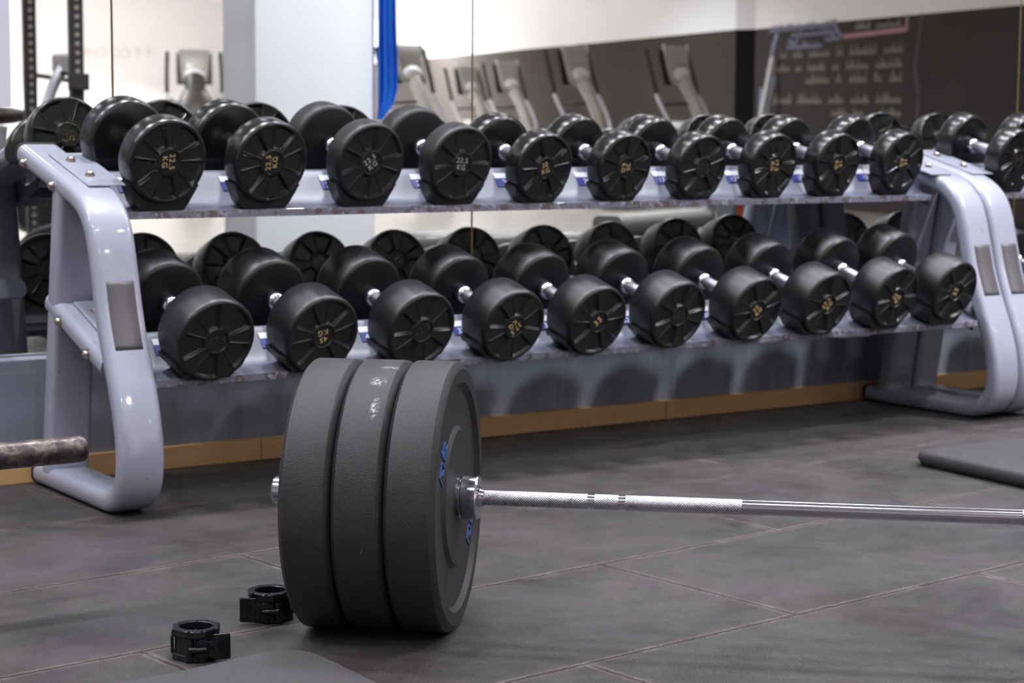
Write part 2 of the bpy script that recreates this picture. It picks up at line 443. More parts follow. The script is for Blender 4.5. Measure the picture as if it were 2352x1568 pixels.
# wall that carries the mirrors: grey panel below, plain wall behind the glass
bm = B(); box(bm, -3.0, 11.4, 4.40, 4.62, 0, 0.288, 0.002, 1); box(bm, -3.0, 11.4, 4.470, 4.62, 0.288, CEIL, mi=1)
o = struct('wall_front', bm, [M_PANEL, M_WHITE])
bm = B()
xs = [-3.0, -0.4, 0.95, 2.202, 3.489, 4.95, 6.6, 8.2, 11.3]
for a, b in zip(xs[:-1], xs[1:]): box(bm, a + 0.0012, b - 0.0012, 4.382, 4.401, 0, 0.054, 0.0012, 1)
struct('baseboard_front', bm, M_WOOD)
bm = B(); box(bm, -3.2, -3.0, -31.5, 4.62, 0, CEIL); struct('wall_left', bm, M_WHITE)
bm = B(); box(bm, -3.2, 20.4, -31.6, -31.4, 0, CEIL); struct('wall_back', bm, M_WHITE)
RW = [(11.10, 4.62), (12.84, -2.559), (14.005, -7.241), (13.915, -7.455), (16.61, -17.93), (20.05, -31.4)]
def wall_slab(p, q, z0, z1, bm, mi, t=0.12):
    p = Vector(p); q = Vector(q); d = (q - p).normalized(); n = Vector((-d.y, d.x))
    if n.x < 0: n = -n
    vs = [bm.verts.new((c.x, c.y, z)) for z in (z0, z1) for c in (p, q, q + n * t, p + n * t)]
    for f in [(3, 2, 1, 0), (4, 5, 6, 7), (0, 1, 5, 4), (1, 2, 6, 5), (2, 3, 7, 6), (3, 0, 4, 7)]:
        bm.faces.new([vs[i] for i in f]).material_index = mi
bm = B()
for i, (p, q) in enumerate(zip(RW[:-1], RW[1:])):
    wall_slab(p, q, 0, 1.84, bm, 2 if i == 2 else 0); wall_slab(p, q, 1.84, CEIL, bm, 1 if i < 3 else 3)
struct('wall_right', bm, [M_DARKWALL, M_WHITE, M_BLACKEDGE, M_WHITE_OFFSET])
# white glossy pillar standing out in the gym (seen in the mirror)
bm = B(); box(bm, 4.25, 4.91, 0.07, 0.42, 0, CEIL, 0.012, 3); struct('wall_pillar', bm, M_PILLAR, 30)

# mirrors: each pane its own thing
PANES = [(-1.2, 1.8525, 'large wall mirror pane at the far left, with a paper sheet taped on it'),
         (1.8555, 2.8735, 'narrow wall mirror pane reflecting the white pillar and the blue cloth'),
         (2.8765, 4.9975, 'wide wall mirror pane in the middle reflecting the blackboard wall'),
         (5.0005, 7.1, 'wall mirror pane at the right edge of the photo, behind the second rack')]
for x0, x1, lab in PANES:
    bm = B(); box(bm, x0, x1, MIR, MIR + 0.006, 0.2895, 2.45, 0.0015, 1, mi=0)
    bm.faces.ensure_lookup_table()
    for f in bm.faces: f.material_index = 0 if (abs(f.normal.y) > 0.9 or f.calc_area() > 0.4) else 1
    o = part('wall_mirror', bm, [M_MIRROR, M_MEDGE], None, 0); tag(o, lab, 'mirror', 'mirror panes along the wall')
bm = B(); box(bm, 1.25, 1.603, MIR - 0.0014, MIR - 0.0004, 0.872, 1.40)
tag(part('paper_sheet', bm, M_PAPER, None, 0), 'pale bluish sheet of paper taped on the mirror at the top left', 'paper')

# downlights and the added lamps
lab_w = ['round recessed ceiling downlight over the dumbbell racks', 'round recessed ceiling downlight in the far gym']
for i, (x, y, pw, warm) in enumerate(LIGHTS):
    t = thing('ceiling_downlight', lab_w[0 if y > 0 else 1], 'ceiling light', (x, y, CEIL), group='downlights over the racks' if y > 0 else 'downlights in the far gym')
    bm = B(); lathe(bm, [(0, 0.155), (-0.012, 0.15), (-0.012, 0.125), (0, 0.12)], 32, Matrix.Rotation(R(-90), 4, 'Y'), close=True); 
    part('trim_ring', bm, M_TRIM, t)
    bm = B(); lathe(bm, [(-0.002, 0.121), (-0.005, 0.11)], 32, Matrix.Rotation(R(-90), 4, 'Y')); part('diffuser', bm, M_LAMPW if warm else M_LAMP, t)
    ld = bpy.data.lights.new('downlight', 'AREA'); ld.shape = 'DISK'; ld.size = 0.26; ld.energy = pw
    ld.color = (1, 0.97, 0.94) if warm else (0.93, 0.95, 1.0); ld.spread = R(118 if y > 0 else 134)
    lo = bpy.data.objects.new('downlight_lamp', ld); COL.objects.link(lo); lo.location = (0, 0, -0.03); lo.parent = t

# ------------------------------------------------------------------ dumbbells
def head_mesh(Rr, T, name, seg=220):
    """one dumbbell head, outer face towards -Y at y=-T, inner face at y=0"""
    bm = B(); rng = random.Random(3)
    def wedge(th):
        a = (th / (2 * PI) * 5) % 1.0; d = abs(a - 0.5) * 2      # 0 centre of raised wedge .. 1
        k = max(0.0, min(1.0, (d - 0.38) / 0.16)); k = k * k * (3 - 2 * k)
        crest = math.exp(-((d - 0.37) / 0.045) ** 2)
        return (1 - k), crest
    prof = [(0, 0.30 * Rr), (0, 0.90 * Rr), (-0.0015, 0.935 * Rr), (-0.006, 0.975 * Rr), (-0.011, Rr)]
    prof += [(-T * 0.5, Rr * 1.0), (-T + 0.014, Rr), (-T + 0.008, 0.992 * Rr), (-T + 0.003, 0.968 * Rr), (-T + 0.0008, 0.94 * Rr), (-T, 0.915 * Rr), (-T + 0.001, 0.885 * Rr)]
    loops = []
    for y, r in prof: loops.append([Vector((r * math.cos(2 * PI * j / seg), y, r * math.sin(2 * PI * j / seg))) for j in range(seg)])
    for r in (0.865, 0.83, 0.76, 0.68, 0.60, 0.52, 0.44, 0.37, 0.33):
        f = min(1, (0.885 - r) / 0.04) * min(1, max(0.0, (r - 0.30) / 0.05)); l = []
        for j in range(seg):
            th = 2 * PI * j / seg; wgt, cr = wedge(th)
            dep = 0.0075 * (1 - wgt) + 0.0012 * wgt - 0.0024 * cr
            y = -T + 0.001 + dep * max(0, f)
            l.append(Vector((r * Rr * math.cos(th), y, r * Rr * math.sin(th))))
        loops.append(l)
    for dy, r in ((0.0008, 0.315), (-0.0002, 0.30), (-0.0002, 0.285), (0.0035, 0.265), (0.0038, 0.15), (0.0038, 0.001)):
        loops.append([Vector((r * Rr * math.cos(2 * PI * j / seg), -T + dy, r * Rr * math.sin(2 * PI * j / seg))) for j in range(seg)])
    rings(bm, loops); return mesh(name, bm, 40)

def handle_mesh(name, g=0.125, gr=0.0155, bead=0.0240):
    bm = B(); M = Matrix.Rotation(R(90), 4, 'Z')
    pr = [(-g / 2 - 0.004, bead * 0.9), (-g / 2 + 0.001, bead)]
    for k in range(7):
        a = k / 6 * PI / 2; pr.append((-g / 2 + 0.008 + 0.020 * math.sin(a), gr + (bead - gr) * math.cos(a)))
    full = pr + [(-x, r) for x, r in reversed(pr)]
    lathe(bm, full, 32, M); return mesh(name, bm, 50)

HANDLE = handle_mesh('handle'); HANDLE_THIN = handle_mesh('handle_thin', gr=0.0125, bead=0.019)
def grip_mesh():
    bm = B(); lathe(bm, [(-0.040, 0.0158), (-0.038, 0.0164), (-0.01, 0.0170), (0.01, 0.0170), (0.038, 0.0164), (0.040, 0.0158)], 32, Matrix.Rotation(R(90), 4, 'Z')); return mesh('grip', bm, 50)
GRIP = grip_mesh()
HEADS = {}
def get_head(T, matname):
    k = (T, matname)
    if k not in HEADS: HEADS[k] = head_mesh(0.095, T, 'head')
    return HEADS[k]
DYAW = R(5.0)          # every dumbbell sits slightly turned in its saddles
MATS = {'g': M_PU_GLOSS, 'm': M_PU_MATT, 's': M_PU_SATIN}

def dumbbell(X, Yf, zf, Rr, T, tilt, mk, spoke, txt, tcol, trot, label, group, thin=False):
    g = 0.125; a = R(tilt)
    RZ = Matrix.Rotation(DYAW, 3, 'Z')
    c = Vector((X, Yf, zf)) + RZ @ Vector((0, (g / 2 + T) * math.cos(a), (g / 2 + T) * math.sin(a)))
    base = c - RZ @ Vector((0, -math.sin(a), math.cos(a))) * Rr
    t = thing('dumbbell', label, 'dumbbell', base, (a, 0, DYAW), group)
    s = Rr / 0.095; hm = get_head(T, mk)
    link('handle', HANDLE_THIN if thin else HANDLE, M_CHROME, t, (0, 0, Rr))
    if not thin: link('knurled_grip', GRIP, M_GRIP, t, (0, 0, Rr))
    h1 = link('head', hm, None, t, (0, -g / 2, Rr), (0, R(spoke), 0), (s, 1, s))
    h2 = link('head', hm, None, t, (0, g / 2, Rr), (0, R(-spoke + 31), PI), (s, 1, s))
    if not hm.materials: hm.materials.append(MATS[mk])
    if txt:
        rows = txt.split('/'); 
        for hh, sp in ((h1, spoke), (h2, -spoke + 31)):
            bm = B()
            for i, rw in enumerate(rows):
                sz = 0.0185 if len(rows) > 1 else 0.024
                M = Matrix.Translation((0, -T + 0.0032, 0)) @ Matrix.Rotation(R(-sp), 4, 'Y') @ Matrix.Rotation(R(-trot), 4, 'Y') @ Matrix.Rotation(R(90), 4, 'X') @ Matrix.Translation((0, (0.5 - i) * 0.0175 if len(rows) > 1 else 0, 0))
                tb = text_bm(rw, sz, 0.0005, M, spacing=1.15)
                me = bpy.data.meshes.new('x'); tb.to_mesh(me); tb.free(); bm.from_mesh(me); bpy.data.meshes.remove(me)
            part('weight_marking', bm, {'g': M_GOLD, 'w': M_WHITEPRINT, 'd': M_DARKPRINT}[tcol], hh, 0)
    return t

UX = [1.822, 2.079, 2.342, 2.596, 2.845, 3.099, 3.356, 3.608, 3.845, 4.098]
UTZ = [(0.750, .0980), (0.747, .0970), (0.745, .0960), (0.740, .0950), (0.728, .0895), (0.728, .0895), (0.726, .0890), (0.729, .0890), (0.731, .0885), (0.735, .0875)]
UP = 'round dumbbells on the upper shelf of the main rack'
U = [('g', 20, '22.5/KG', 'g', -88, 'glossy dumbbell, gold marking reading downwards, leftmost on the upper shelf of the main rack'),
     ('g', 0, '22.5/KG', 'g', 94, 'glossy dumbbell with gold marking reading upwards, second from left on the upper shelf'),
     ('m', 38, '22.5/KG', 'w', 38, 'matt dumbbell with slanted white marking, third from left on the upper shelf'),
     ('m', 50, '22.5/KG', 'w', -4, 'matt dumbbell with level white marking, fourth from left on the upper shelf'),
     ('g', 12, '20/KG', 'g', 18, 'glossy dumbbell with slightly tilted gold marking, fifth from left on the upper shelf'),
     ('g', 30, '20/KG', 'g', -84, 'glossy dumbbell with sideways gold marking, sixth from left on the upper shelf'),
     ('g', 4, '17.5', 'd', 0, 'glossy dumbbell with faded dark marking, seventh from left on the upper shelf'),
     ('g', 44, '17.5/KG', 'g', -80, 'glossy gold-marked dumbbell, third from right on the upper shelf of the main rack'),
     ('g', 22, '15/KG', 'g', -80, 'glossy gold-marked dumbbell, second from right on the upper shelf of the main rack'),
     ('g', 60, '15/KG', 'g', -84, 'glossy dumbbell at the right end of the main upper shelf, beside the double frame')]
for k in range(10):
    mk, sp, tx, tc, tr, lab = U[k]
    dumbbell(UX[k], 4.07, UTZ[k][0], UTZ[k][1], 0.062, 13.0, mk, sp, tx, tc, tr, lab, UP)
LX = [1.831, 2.091, 2.350, 2.606, 2.853, 3.106, 3.365, 3.612, 3.865, 4.094]
LTZ = [(.369, .0960), (.366, .0950), (.364, .0935), (.360, .0920), (.359, .0915), (.361, .0910), (.362, .0900), (.366, .0895), (.372, .0885), (.379, .0890)]
LO = 'thick dumbbells on the lower shelf of the main rack'
L = [('s', 30, '47.5', 'd', 0, 'thick dumbbell with blank worn hub, leftmost on the lower shelf'),
     ('s', 4, '45/KG', 'g', 193, 'thick dumbbell with upside-down gold marking, second from left on the lower shelf'),
     ('s', 52, '42.5', 'd', 30, 'thick dumbbell with dark unreadable hub, third from left on the lower shelf'),
     ('s', 60, '37.5/KG', 'g', 228, 'thick dumbbell with slanted gold marking, fourth from left on the lower shelf'),
     ('s', 16, '35', 'g', 48, 'thick dumbbell with two big slanted gold figures, fifth from left on lower shelf'),
     ('s', 40, '32.5', 'd', 10, 'thick dumbbell with blank hub, sixth from left on the lower shelf'),
     ('s', 8, '30/KG', 'g', 56, 'thick gold-marked dumbbell, fourth from right on the main lower shelf'),
     ('s', 26, '27.5/KG', 'g', 62, 'thick gold-marked dumbbell, third from right on the main lower shelf'),
     ('s', 48, '25/KG', 'g', 56, 'thick gold-marked dumbbell, second from right on the main lower shelf'),
     ('s', 66, '25', 'g', 74, 'thick dumbbell with bold gold figures, rightmost on the main lower shelf')]
for k in range(10):
    mk, sp, tx, tc, tr, lab = L[k]
    dumbbell(LX[k], 3.85, LTZ[k][0], LTZ[k][1], 0.100, 17.6, mk, sp, tx, tc, tr, lab, LO, thin=(k == 9))
SH = 2.752
R2 = 'dumbbells on the second rack'
dumbbell(UX[0] + SH, 4.07, .742, .090, 0.062, 13, 'g', 33, '12.5', 'd', 20, 'glossy dumbbell right of the double frame, first on the second upper shelf', R2)
dumbbell(UX[1] + SH, 4.07, .742, .090, 0.062, 13, 'g', 12, '12.5', 'd', 0, 'glossy dumbbell cut off by the right photo edge, on the second upper shelf', R2)
dumbbell(LX[0] + SH, 3.85, .372, .090, 0.100, 17.6, 's', 12, '22.5', 'd', 0, 'thick dumbbell on the lower shelf of the second rack, just right of the double frame', R2)
dumbbell(LX[1] + SH, 3.85, .372, .090, 0.100, 17.6, 's', 40, '22.5', 'd', 0, 'thick dumbbell, second on the lower shelf of the second rack', R2)

# ------------------------------------------------------------------ dumbbell rack
YO = 4.1; X0 = 1.652; XR = 2.648
def loc(pts): return [(y - YO, z) for y, z in pts]
PATH = [(4.425, .764), (4.30, .730), (4.20, .703), (4.11, .678), (4.055, .653), (4.018, .617), (3.998, .575), (3.985, .53), (3.973, .485), (3.958, .43),
        (3.936, .37), (3.912, .315), (3.890, .265), (3.871, .21), (3.861, .165), (3.858, .12), (3.867, .078), (3.890, .047), (3.925, .030), (3.97, .0255), (4.10, .0255), (4.25, .0255), (4.362, .0255)]
SP = [(p.y, p.z) for p in smooth_path([(0, y - YO, z) for y, z in PATH], 5)]
rack = thing('dumbbell_rack', 'grey-lilac two-shelf steel dumbbell rack along the mirror, holding the two long rows', 'rack', (X0, YO, 0))
WID, THK = 0.103, 0.047
def bolt(parent, x, y, z, n, r=0.0095):
    bm = B(); n = Vector(n).normalized(); q = Vector((1, 0, 0)).rotation_difference(n).to_matrix().to_4x4()
    M = Matrix.Translation((x, y, z)) @ q
    lathe(bm, [(-0.001, r * 1.25), (0.0022, r * 1.25), (0.0024, r), (0.007, r * 0.96), (0.0105, r * 0.7), (0.012, r * 0.3)], 14, M)
    return part('bolt', bm, M_CHROME2, parent, 40)

def end_frame(xc, side):
    bm = B(); sweep_yz(bm, SP, xc, WID, THK, 0.019)
    fr = part('end_frame', bm, M_PAINT, rack, 50)
    for (y, z), d in (((SP[0][0], SP[0][1]), Vector((0, 0.97, 0.26))), ((SP[-1][0], SP[-1][1]), Vector((0, 1, 0)))):
        bm = B(); sweep_yz(bm, [(y - d.y * 0.004, z - d.z * 0.004), (y + d.y * 0.006, z + d.z * 0.006)], xc, WID + 0.003, THK + 0.003, 0.019)
        part('end_cap', bm, M_CAP, fr, 40)
    # grey sticker on the front face
    pts = [(y, z) for y, z in SP if 0.337 < z < 0.497 and y < -0.05]
    bm = B(); prev = None; P = [Vector((0, y, z)) for y, z in pts]
    for i, p in enumerate(P):
        t = (P[min(i + 1, len(P) - 1)] - P[max(i - 1, 0)]).normalized(); n = Vector((0, t.z, -t.y))
        q = p + n * (THK / 2 + 0.0006) ; row = [bm.verts.new((xc + dx, q.y, q.z)) for dx in (-0.0315, 0.0, 0.0315)]
        if prev:
            for j in range(2): bm.faces.new((prev[j], prev[j + 1], row[j + 1], row[j]))
        prev = row
    st = part('sticker', bm, M_STICKER, fr, 50); so = st.modifiers.new('s', 'SOLIDIFY'); so.thickness = 0.0005
    st['label'] = 'dark grey tape patch'
    # leaning rear column and the lower arm
    bm = B(); sweep_yz(bm, loc([(4.188, .695), (4.215, .52), (4.252, .28), (4.288, .040)]), xc, WID - 0.003, 0.052, 0.014)
    part('column', bm, M_PAINT, rack, 50)
    bm = B(); sweep_yz(bm, loc([(4.262, .432), (4.24, .424), (3.94, .317)]), xc, WID - 0.001, 0.046, 0.018)
    part('shelf_arm', bm, M_PAINT, rack, 50)
    # mounting plates on both arms, with bolts
    s = side
    for (ya, za, yb, zb, off) in ((4.335, .7395, 4.095, .674, 0.0245), (4.20, .4115, 3.985, .334, 0.0245)):
        bm = B(); p0 = Vector((0, ya - YO, za)); p1 = Vector((0, yb - YO, zb)); d = (p0 - p1); L_ = d.length; ang = math.atan2(d.z, d.y)
        M = Matrix.Translation(p1) @ Matrix.Rotation(ang, 4, 'X')
        xa, xb = (xc - 0.012, xc + 0.075) if s > 0 else (xc - 0.075, xc + 0.012)
        box(bm, xa, xb, 0, L_, off, off + 0.004, 0.0012, 1, M)
        mp = part('mounting_plate', bm, M_PAINT, rack, 30)
        for f in (0.28, 0.74):
            q = M @ Vector((xc + s * 0.018, L_ * f, off + 0.004)); bolt(mp, q.x, q.y, q.z, (0, -math.sin(ang), math.cos(ang)))
    for (y, z) in ((4.372, .744), (4.198, .697), (4.172, .397), (4.012, .340)):
        bolt(rack, xc - s * WID / 2, y - YO, z, (-s, 0, 0), 0.0095)
end_frame(0.0, 1); end_frame(XR, -1)

def tray(name, poly, stick, tilt, Xs, Rs, zcs, yface, T, labels):
    """poly: the tray's top surface as world (y, z) points, front to back; stick: two points of its steep face that carry the stickers"""
    a = R(tilt); xa, xb = WID / 2 + 0.001, XR - WID / 2 - 0.001
    P = [Vector((0, y - YO, z)) for y, z in poly]; P = smooth_path(P, 3); low = []
    for i_, p in enumerate(P):
        t = (P[min(i_ + 1, len(P) - 1)] - P[max(i_ - 1, 0)]).normalized(); low.append(p + Vector((0, t.z, -t.y)) * 0.003)
    sec = [(p.y, p.z) for p in P] + [(p.y, p.z) for p in reversed(low)]
    bm = B(); rings(bm, [[Vector((x, y, z)) for y, z in sec] for x in (xa, xb)])
    bmesh.ops.triangulate(bm, faces=[f for f in bm.faces if len(f.verts) > 4])
    tr = part(name, bm, M_TRAY, rack, 40)
    bm = B(); box(bm, xa, xb, P[0].y - 0.0035, P[0].y + 0.0005, P[0].z - 0.016, P[0].z + 0.0008, 0.0008, 1); part('front_lip', bm, M_LIP, tr, 0)
    for x in (xa, xb - 0.004):
        bm = B(); rings(bm, [[Vector((xx, p.y, p.z - 0.0032)) for p in P[2:-1]] + [Vector((xx, P[-2].y, P[-2].z - 0.034)), Vector((xx, P[2].y, P[2].z - 0.034))] for xx in (x, x + 0.004)])
        bmesh.ops.triangulate(bm, faces=[f for f in bm.faces if len(f.verts) > 4]); part('tray_bracket', bm, M_TRAY, tr, 0)
    def tray_z(y):
        for p, q in zip(P[:-1], P[1:]):
            if p.y <= y <= q.y: return p.z + (q.z - p.z) * (y - p.y) / max(q.y - p.y, 1e-6)
        return P[0].z if y < P[0].y else P[-1].z
    s0_ = Vector((0, stick[0][0] - YO, tray_z(stick[0][0] - YO) + 0.001)); s1_ = Vector((0, stick[1][0] - YO, tray_z(stick[1][0] - YO) + 0.001)); sl = (s1_ - s0_).normalized()
    g = 0.125
    for k, X in enumerate(Xs):
        Rr = Rs[k]; c = Vector((X - X0, yface - YO, zcs[k])) + Matrix.Rotation(DYAW, 3, 'Z') @ Vector((0, (g / 2 + T) * math.cos(a), (g / 2 + T) * math.sin(a)))
        for sgn in (-1, 1):
            cc = Matrix.Translation(c) @ Matrix.Rotation(DYAW, 4, 'Z') @ Matrix.Rotation(a, 4, 'X') @ Matrix.Translation((0, sgn * (g / 2 + T * 0.46), 0))
            up = []; ri = Rr + 0.0008
            N = 16; A = 50
            for j in range(N + 1):
                th = R(-90 - A + 2 * A * j / N); up.append((ri * math.cos(th), ri * math.sin(th)))
            xe, ze = up[-1]
            # distance from axis down to the tray plane
            ctr = cc @ Vector((0, 0, 0)); dz = (ctr.z - tray_z(ctr.y - math.sin(a) * -0.0)) * math.cos(a)
            ctr2 = ctr + Vector((0, math.sin(a), -math.cos(a))) * dz; dz = max(dz, (ctr.z - tray_z(ctr2.y)) * math.cos(a))
            out = [(xe + 0.006, ze + 0.010), (xe + 0.013, ze + 0.008), (xe + 0.006, ze - 0.006), (xe * 0.86, -dz + 0.012), (xe * 0.74, -dz + 0.001)]
            poly = up + out + [(-x, z) for x, z in reversed(out)]
            hw = min(T * 0.36, 0.03) if T < 0.08 else 0.04
            bm = B(); rings(bm, [[cc @ Vector((x, y, z)) for x, z in poly] for y in (-hw, hw)])
            bmesh.ops.triangulate(bm, faces=[f for f in bm.faces if len(f.verts) > 4])
            part('saddle', bm, M_SADDLE, tr, 25)
        # number sticker behind each dumbbell
        bm = B(); xs = X - X0 + (-0.045 if T < 0.08 else -0.050)
        M2 = Matrix((Vector((1, 0, 0)), sl, Vector((0, -sl.z, sl.y)))).transposed().to_4x4(); M2.translation = s0_ + Vector((xs, 0, 0)) + Vector((0, -sl.z, sl.y)) * 0.0012
        box(bm, -0.030, 0.030, 0, 0.026, 0, 0.0004, M=M2, mi=0); box(bm, -0.030, 0.030, 0.026, 0.042, 0, 0.0004, M=M2, mi=1)
        tb = text_bm(labels[k], 0.022, 0.0003, M2 @ Matrix.Translation((0, 0.012, 0.0006))); me = bpy.data.meshes.new('x'); tb.to_mesh(me); tb.free()
        nf = len(bm.faces); bm.from_mesh(me); bpy.data.meshes.remove(me); bm.faces.ensure_lookup_table()
        for f in bm.faces[nf:]: f.material_index = 1
        bm2 = part('number_sticker', bm, [M_STKBLUE, M_STKWHITE], tr, 0)
    return tr
tray('upper_tray', [(4.099, .6395), (4.125, .6440), (4.148, .6520), (4.170, .6740), (4.208, .7200), (4.218, .7260), (4.228, .7240), (4.238, .6960), (4.252, .6800), (4.29, .6860), (4.335, .7000), (4.342, .712)],
     ((4.1745, .6800), (4.206, .7180)), 13.0, UX, [r for _, r in UTZ], [z for z, _ in UTZ], 4.07, 0.062, ['22.5', '22.5', '22.5', '22.5', '20', '20', '17.5', '17.5', '15', '15'])
tray('lower_tray', [(3.908, .2860), (3.935, .2930), (3.962, .3030), (3.985, .3240), (4.025, .3700), (4.034, .3760), (4.043, .3740), (4.052, .3480), (4.064, .3270), (4.10, .3360), (4.165, .3570), (4.172, .368)],
     ((3.990, .3290), (4.022, .3660)), 17.6, LX, [r for _, r in LTZ], [z for z, _ in LTZ], 3.85, 0.100, ['47.5', '45', '42.5', '37.5', '35', '32.5', '30', '27.5', '25', '25'])
bm = B(); box(bm, 2.08, 2.20, -0.165, -0.162, 0.262, 0.284, 0.0006, 1); lb = part('paper_label', bm, M_STKWHITE, rack, 0); lb['label'] = 'small pale label under the lower shelf'
# second rack, butted against the first
rack2 = dup(rack, (X0 + 2.76, YO, 0), label='second grey-lilac dumbbell rack at the right edge, butted against the first')
rack['group'] = 'dumbbell racks'; rack2['group'] = 'dumbbell racks'

# ------------------------------------------------------------------ barbell with bumper plates
BC = Vector((1.7282, 2.7215, 0.0)); AX = Vector((0.7313, -0.6820, 0)).normalized(); AZ = math.atan2(AX.y, AX.x)
bar = thing('barbell', 'chrome barbell with knurled shaft lying loaded across the floor', 'barbell', BC, (0, 0, AZ))
ZB = 0.225
def barpart(name, prof, mat, parent=bar, seg=64, smooth=14):
    bm = B(); lathe(bm, prof, seg, Matrix.Translation((0, 0, ZB))); return part(name, bm, mat, parent, smooth)
SHL = 1.31; s0 = 0.037; s1 = s0 + SHL
def rr_(r, a, b, ch=0.001): return [(a, r - ch), (a + ch, r), (b - ch, r), (b, r - ch)]
def grooved(xs_, r):
    pr = []
    for a, b in xs_: pr += [(a, r - 0.0006), (a + 0.0006, r), (b - 0.0006, r), (b, r - 0.0006)]
    return pr
RS = 0.0128
barpart('shaft', [(s0 - 0.01, RS - 0.0007), (s1 + 0.01, RS - 0.0007)], M_STEEL)
segs = [(0.046, 0.2185), (0.2295, 0.2695), (0.2805, 0.471)]
for (a, b) in segs + [(s0 + s1 - b, s0 + s1 - a) for a, b in segs]:
    barpart('knurled_grip', rr_(RS, a, b, 0.0006), M_KNURL)
barpart('smooth_centre', rr_(RS, 0.4712, s0 + s1 - 0.4712, 0.0003), M_STEEL)
def sleeve(sg):
    f = (lambda s: s) if sg > 0 else (lambda s: s0 + s1 - s)
    fix = lambda pr: [(f(s), r) for s, r in pr] if sg > 0 else [(f(s), r) for s, r in reversed(pr)]
    sl = barpart('sleeve', fix([(-0.314, 0.018), (-0.314, 0.0215), (-0.311, 0.0245), (-0.300, 0.0250), (0.0, 0.0250), (0.003, 0.025)]), M_SLEEVE)
    barpart('bushing_ring', fix([(0.0010, 0.027), (0.0010, 0.033), (0.002, 0.0345), (0.0055, 0.0345), (0.0065, 0.033), (0.0065, 0.027)]), M_SLEEVE, sl)
    barpart('inner_collar', fix([(0.0062, 0.031), (0.0085, 0.0312), (0.0095, 0.0360), (0.0110, 0.0370), (0.0345, 0.0370), (0.0370, 0.0350), (0.0372, 0.020), (0.0355, 0.0185), (0.0355, 0.014)]), M_STEEL, sl)
    barpart('collar_neck', fix([(0.035, 0.0165), (0.0405, 0.0162), (0.0412, 0.0150), (0.0455, 0.0148), (0.046, 0.012)]), M_STEEL, sl)
    barpart('sleeve_end', fix([(-0.3155, 0.001), (-0.3155, 0.015), (-0.314, 0.019)]), M_STEEL, sl)
sleeve(1); sleeve(-1)

def plate_bm():
    bm = B(); T = 0.0838
    pr = [(0.0035, 0.0255), (0.0035, 0.112), (0.0095, 0.118), (0.0095, 0.183), (0.0005, 0.190), (0.0005, 0.2135), (0.003, 0.2185), (0.0085, 0.2245), (0.011, 0.225),
          (T * 0.5, 0.2250), (T - 0.013, 0.225), (T - 0.009, 0.2240), (T - 0.0035, 0.2185), (T, 0.2125), (T, 0.1905), (T - 0.0085, 0.1835), (T - 0.0085, 0.1185), (T - 0.0025, 0.1115), (T - 0.0025, 0.0255)]
    lathe(bm, pr, 128, Matrix.Translation((0, 0, 0.225)), close=True)
    for f in bm.faces:
        f.material_index = 0
        c = f.calc_center_median(); r = math.hypot(c.y, c.z - 0.225)
        if r < 0.212: f.material_index = 1
    return bm
# emblem strokes, (u across, v up) on the plate face, in metres
def strokes(bm, segs_, wid, u0, v0, x, dep, sc=1.0):
    for pts in segs_:
        for (a, b) in zip(pts[:-1], pts[1:]):
            a = Vector(a) * sc; b = Vector(b) * sc; d = (b - a).normalized(); n = Vector((-d.y, d.x)) * wid / 2; e = d * wid * 0.35
            q = [a - e + n, a - e - n, b + e - n, b + e + n]
            vs = [bm.verts.new((x + k, u0 + p.x, v0 + p.y + 0.225)) for k in (0, dep) for p in q]
            for f in [(3, 2, 1, 0), (4, 5, 6, 7), (0, 1, 5, 4), (1, 2, 6, 5), (2, 3, 7, 6), (3, 0, 4, 7)]: bm.faces.new([vs[i] for i in f])
def P4(px, py): return ((px - 318) / 4.48 / 262.0, (380 - py) / 4.48 / 1364.0)
LOGO = [[(312, 135), (300, 195), (330, 212), (312, 135)], [(292, 222), (318, 308), (350, 216), (350, 300), (320, 330)], [(370, 270), (352, 400), (330, 345), (370, 270)],
        [(282, 300), (266, 455), (288, 500), (304, 400), (282, 300)], [(318, 385), (350, 480), (294, 488), (318, 385)], [(286, 500), (345, 515)], [(292, 505), (306, 560), (322, 618)]]
LOGO = [[P4(*p) for p in s] for s in LOGO]
def bumper(s, flip, label, mat, face_logo, group):
    o = BC + AX * s
    t = thing('bumper_plate', label, 'weight plate', (o.x, o.y, 0), (0, 0, AZ + (PI if flip else 0)), group)
    part('rubber_disc', plate_bm(), [mat, M_BUMPFACE], t, 20)
    bm = B(); lathe(bm, [(0.003, 0.0252), (0.003, 0.034), (0.0812, 0.034), (0.0812, 0.0252)], 48, Matrix.Translation((0, 0, 0.225)), close=True)
    part('steel_insert', bm, M_SLEEVE, t, 30)
    if face_logo:
        for (u, v, sc) in ((-0.118, 0.078, 1.0), (0.122, -0.071, 0.92)):
            bm = B(); strokes(bm, LOGO, 0.0030, u, v, 0.0745, 0.0028, sc)
            e = part('raised_emblem', bm, M_BLUE, t, 0); e['label'] = 'blue raised emblem'
    return t
GP = 'bumper plates on the barbell'
bumper(-0.0795, False, 'black rubber bumper plate with blue emblems, rightmost of the three beside the chrome collar', M_BUMP, True, GP)
bumper(-0.1640, False, 'black rubber bumper plate with pale scuffs, in the middle of the three on the barbell', M_BUMP_SC, False, GP)
bumper(-0.2485, False, 'black rubber bumper plate, leftmost of the three, outermost on the barbell sleeve', M_BUMP, False, GP)
e0 = s0 + s1
for i in range(3):
    bumper(e0 - 0.005 + 0.0845 * (i + 1), True, 'black rubber bumper plate on the far end of the barbell beyond the photo', M_BUMP, False, 'bumper plates beyond the photo')

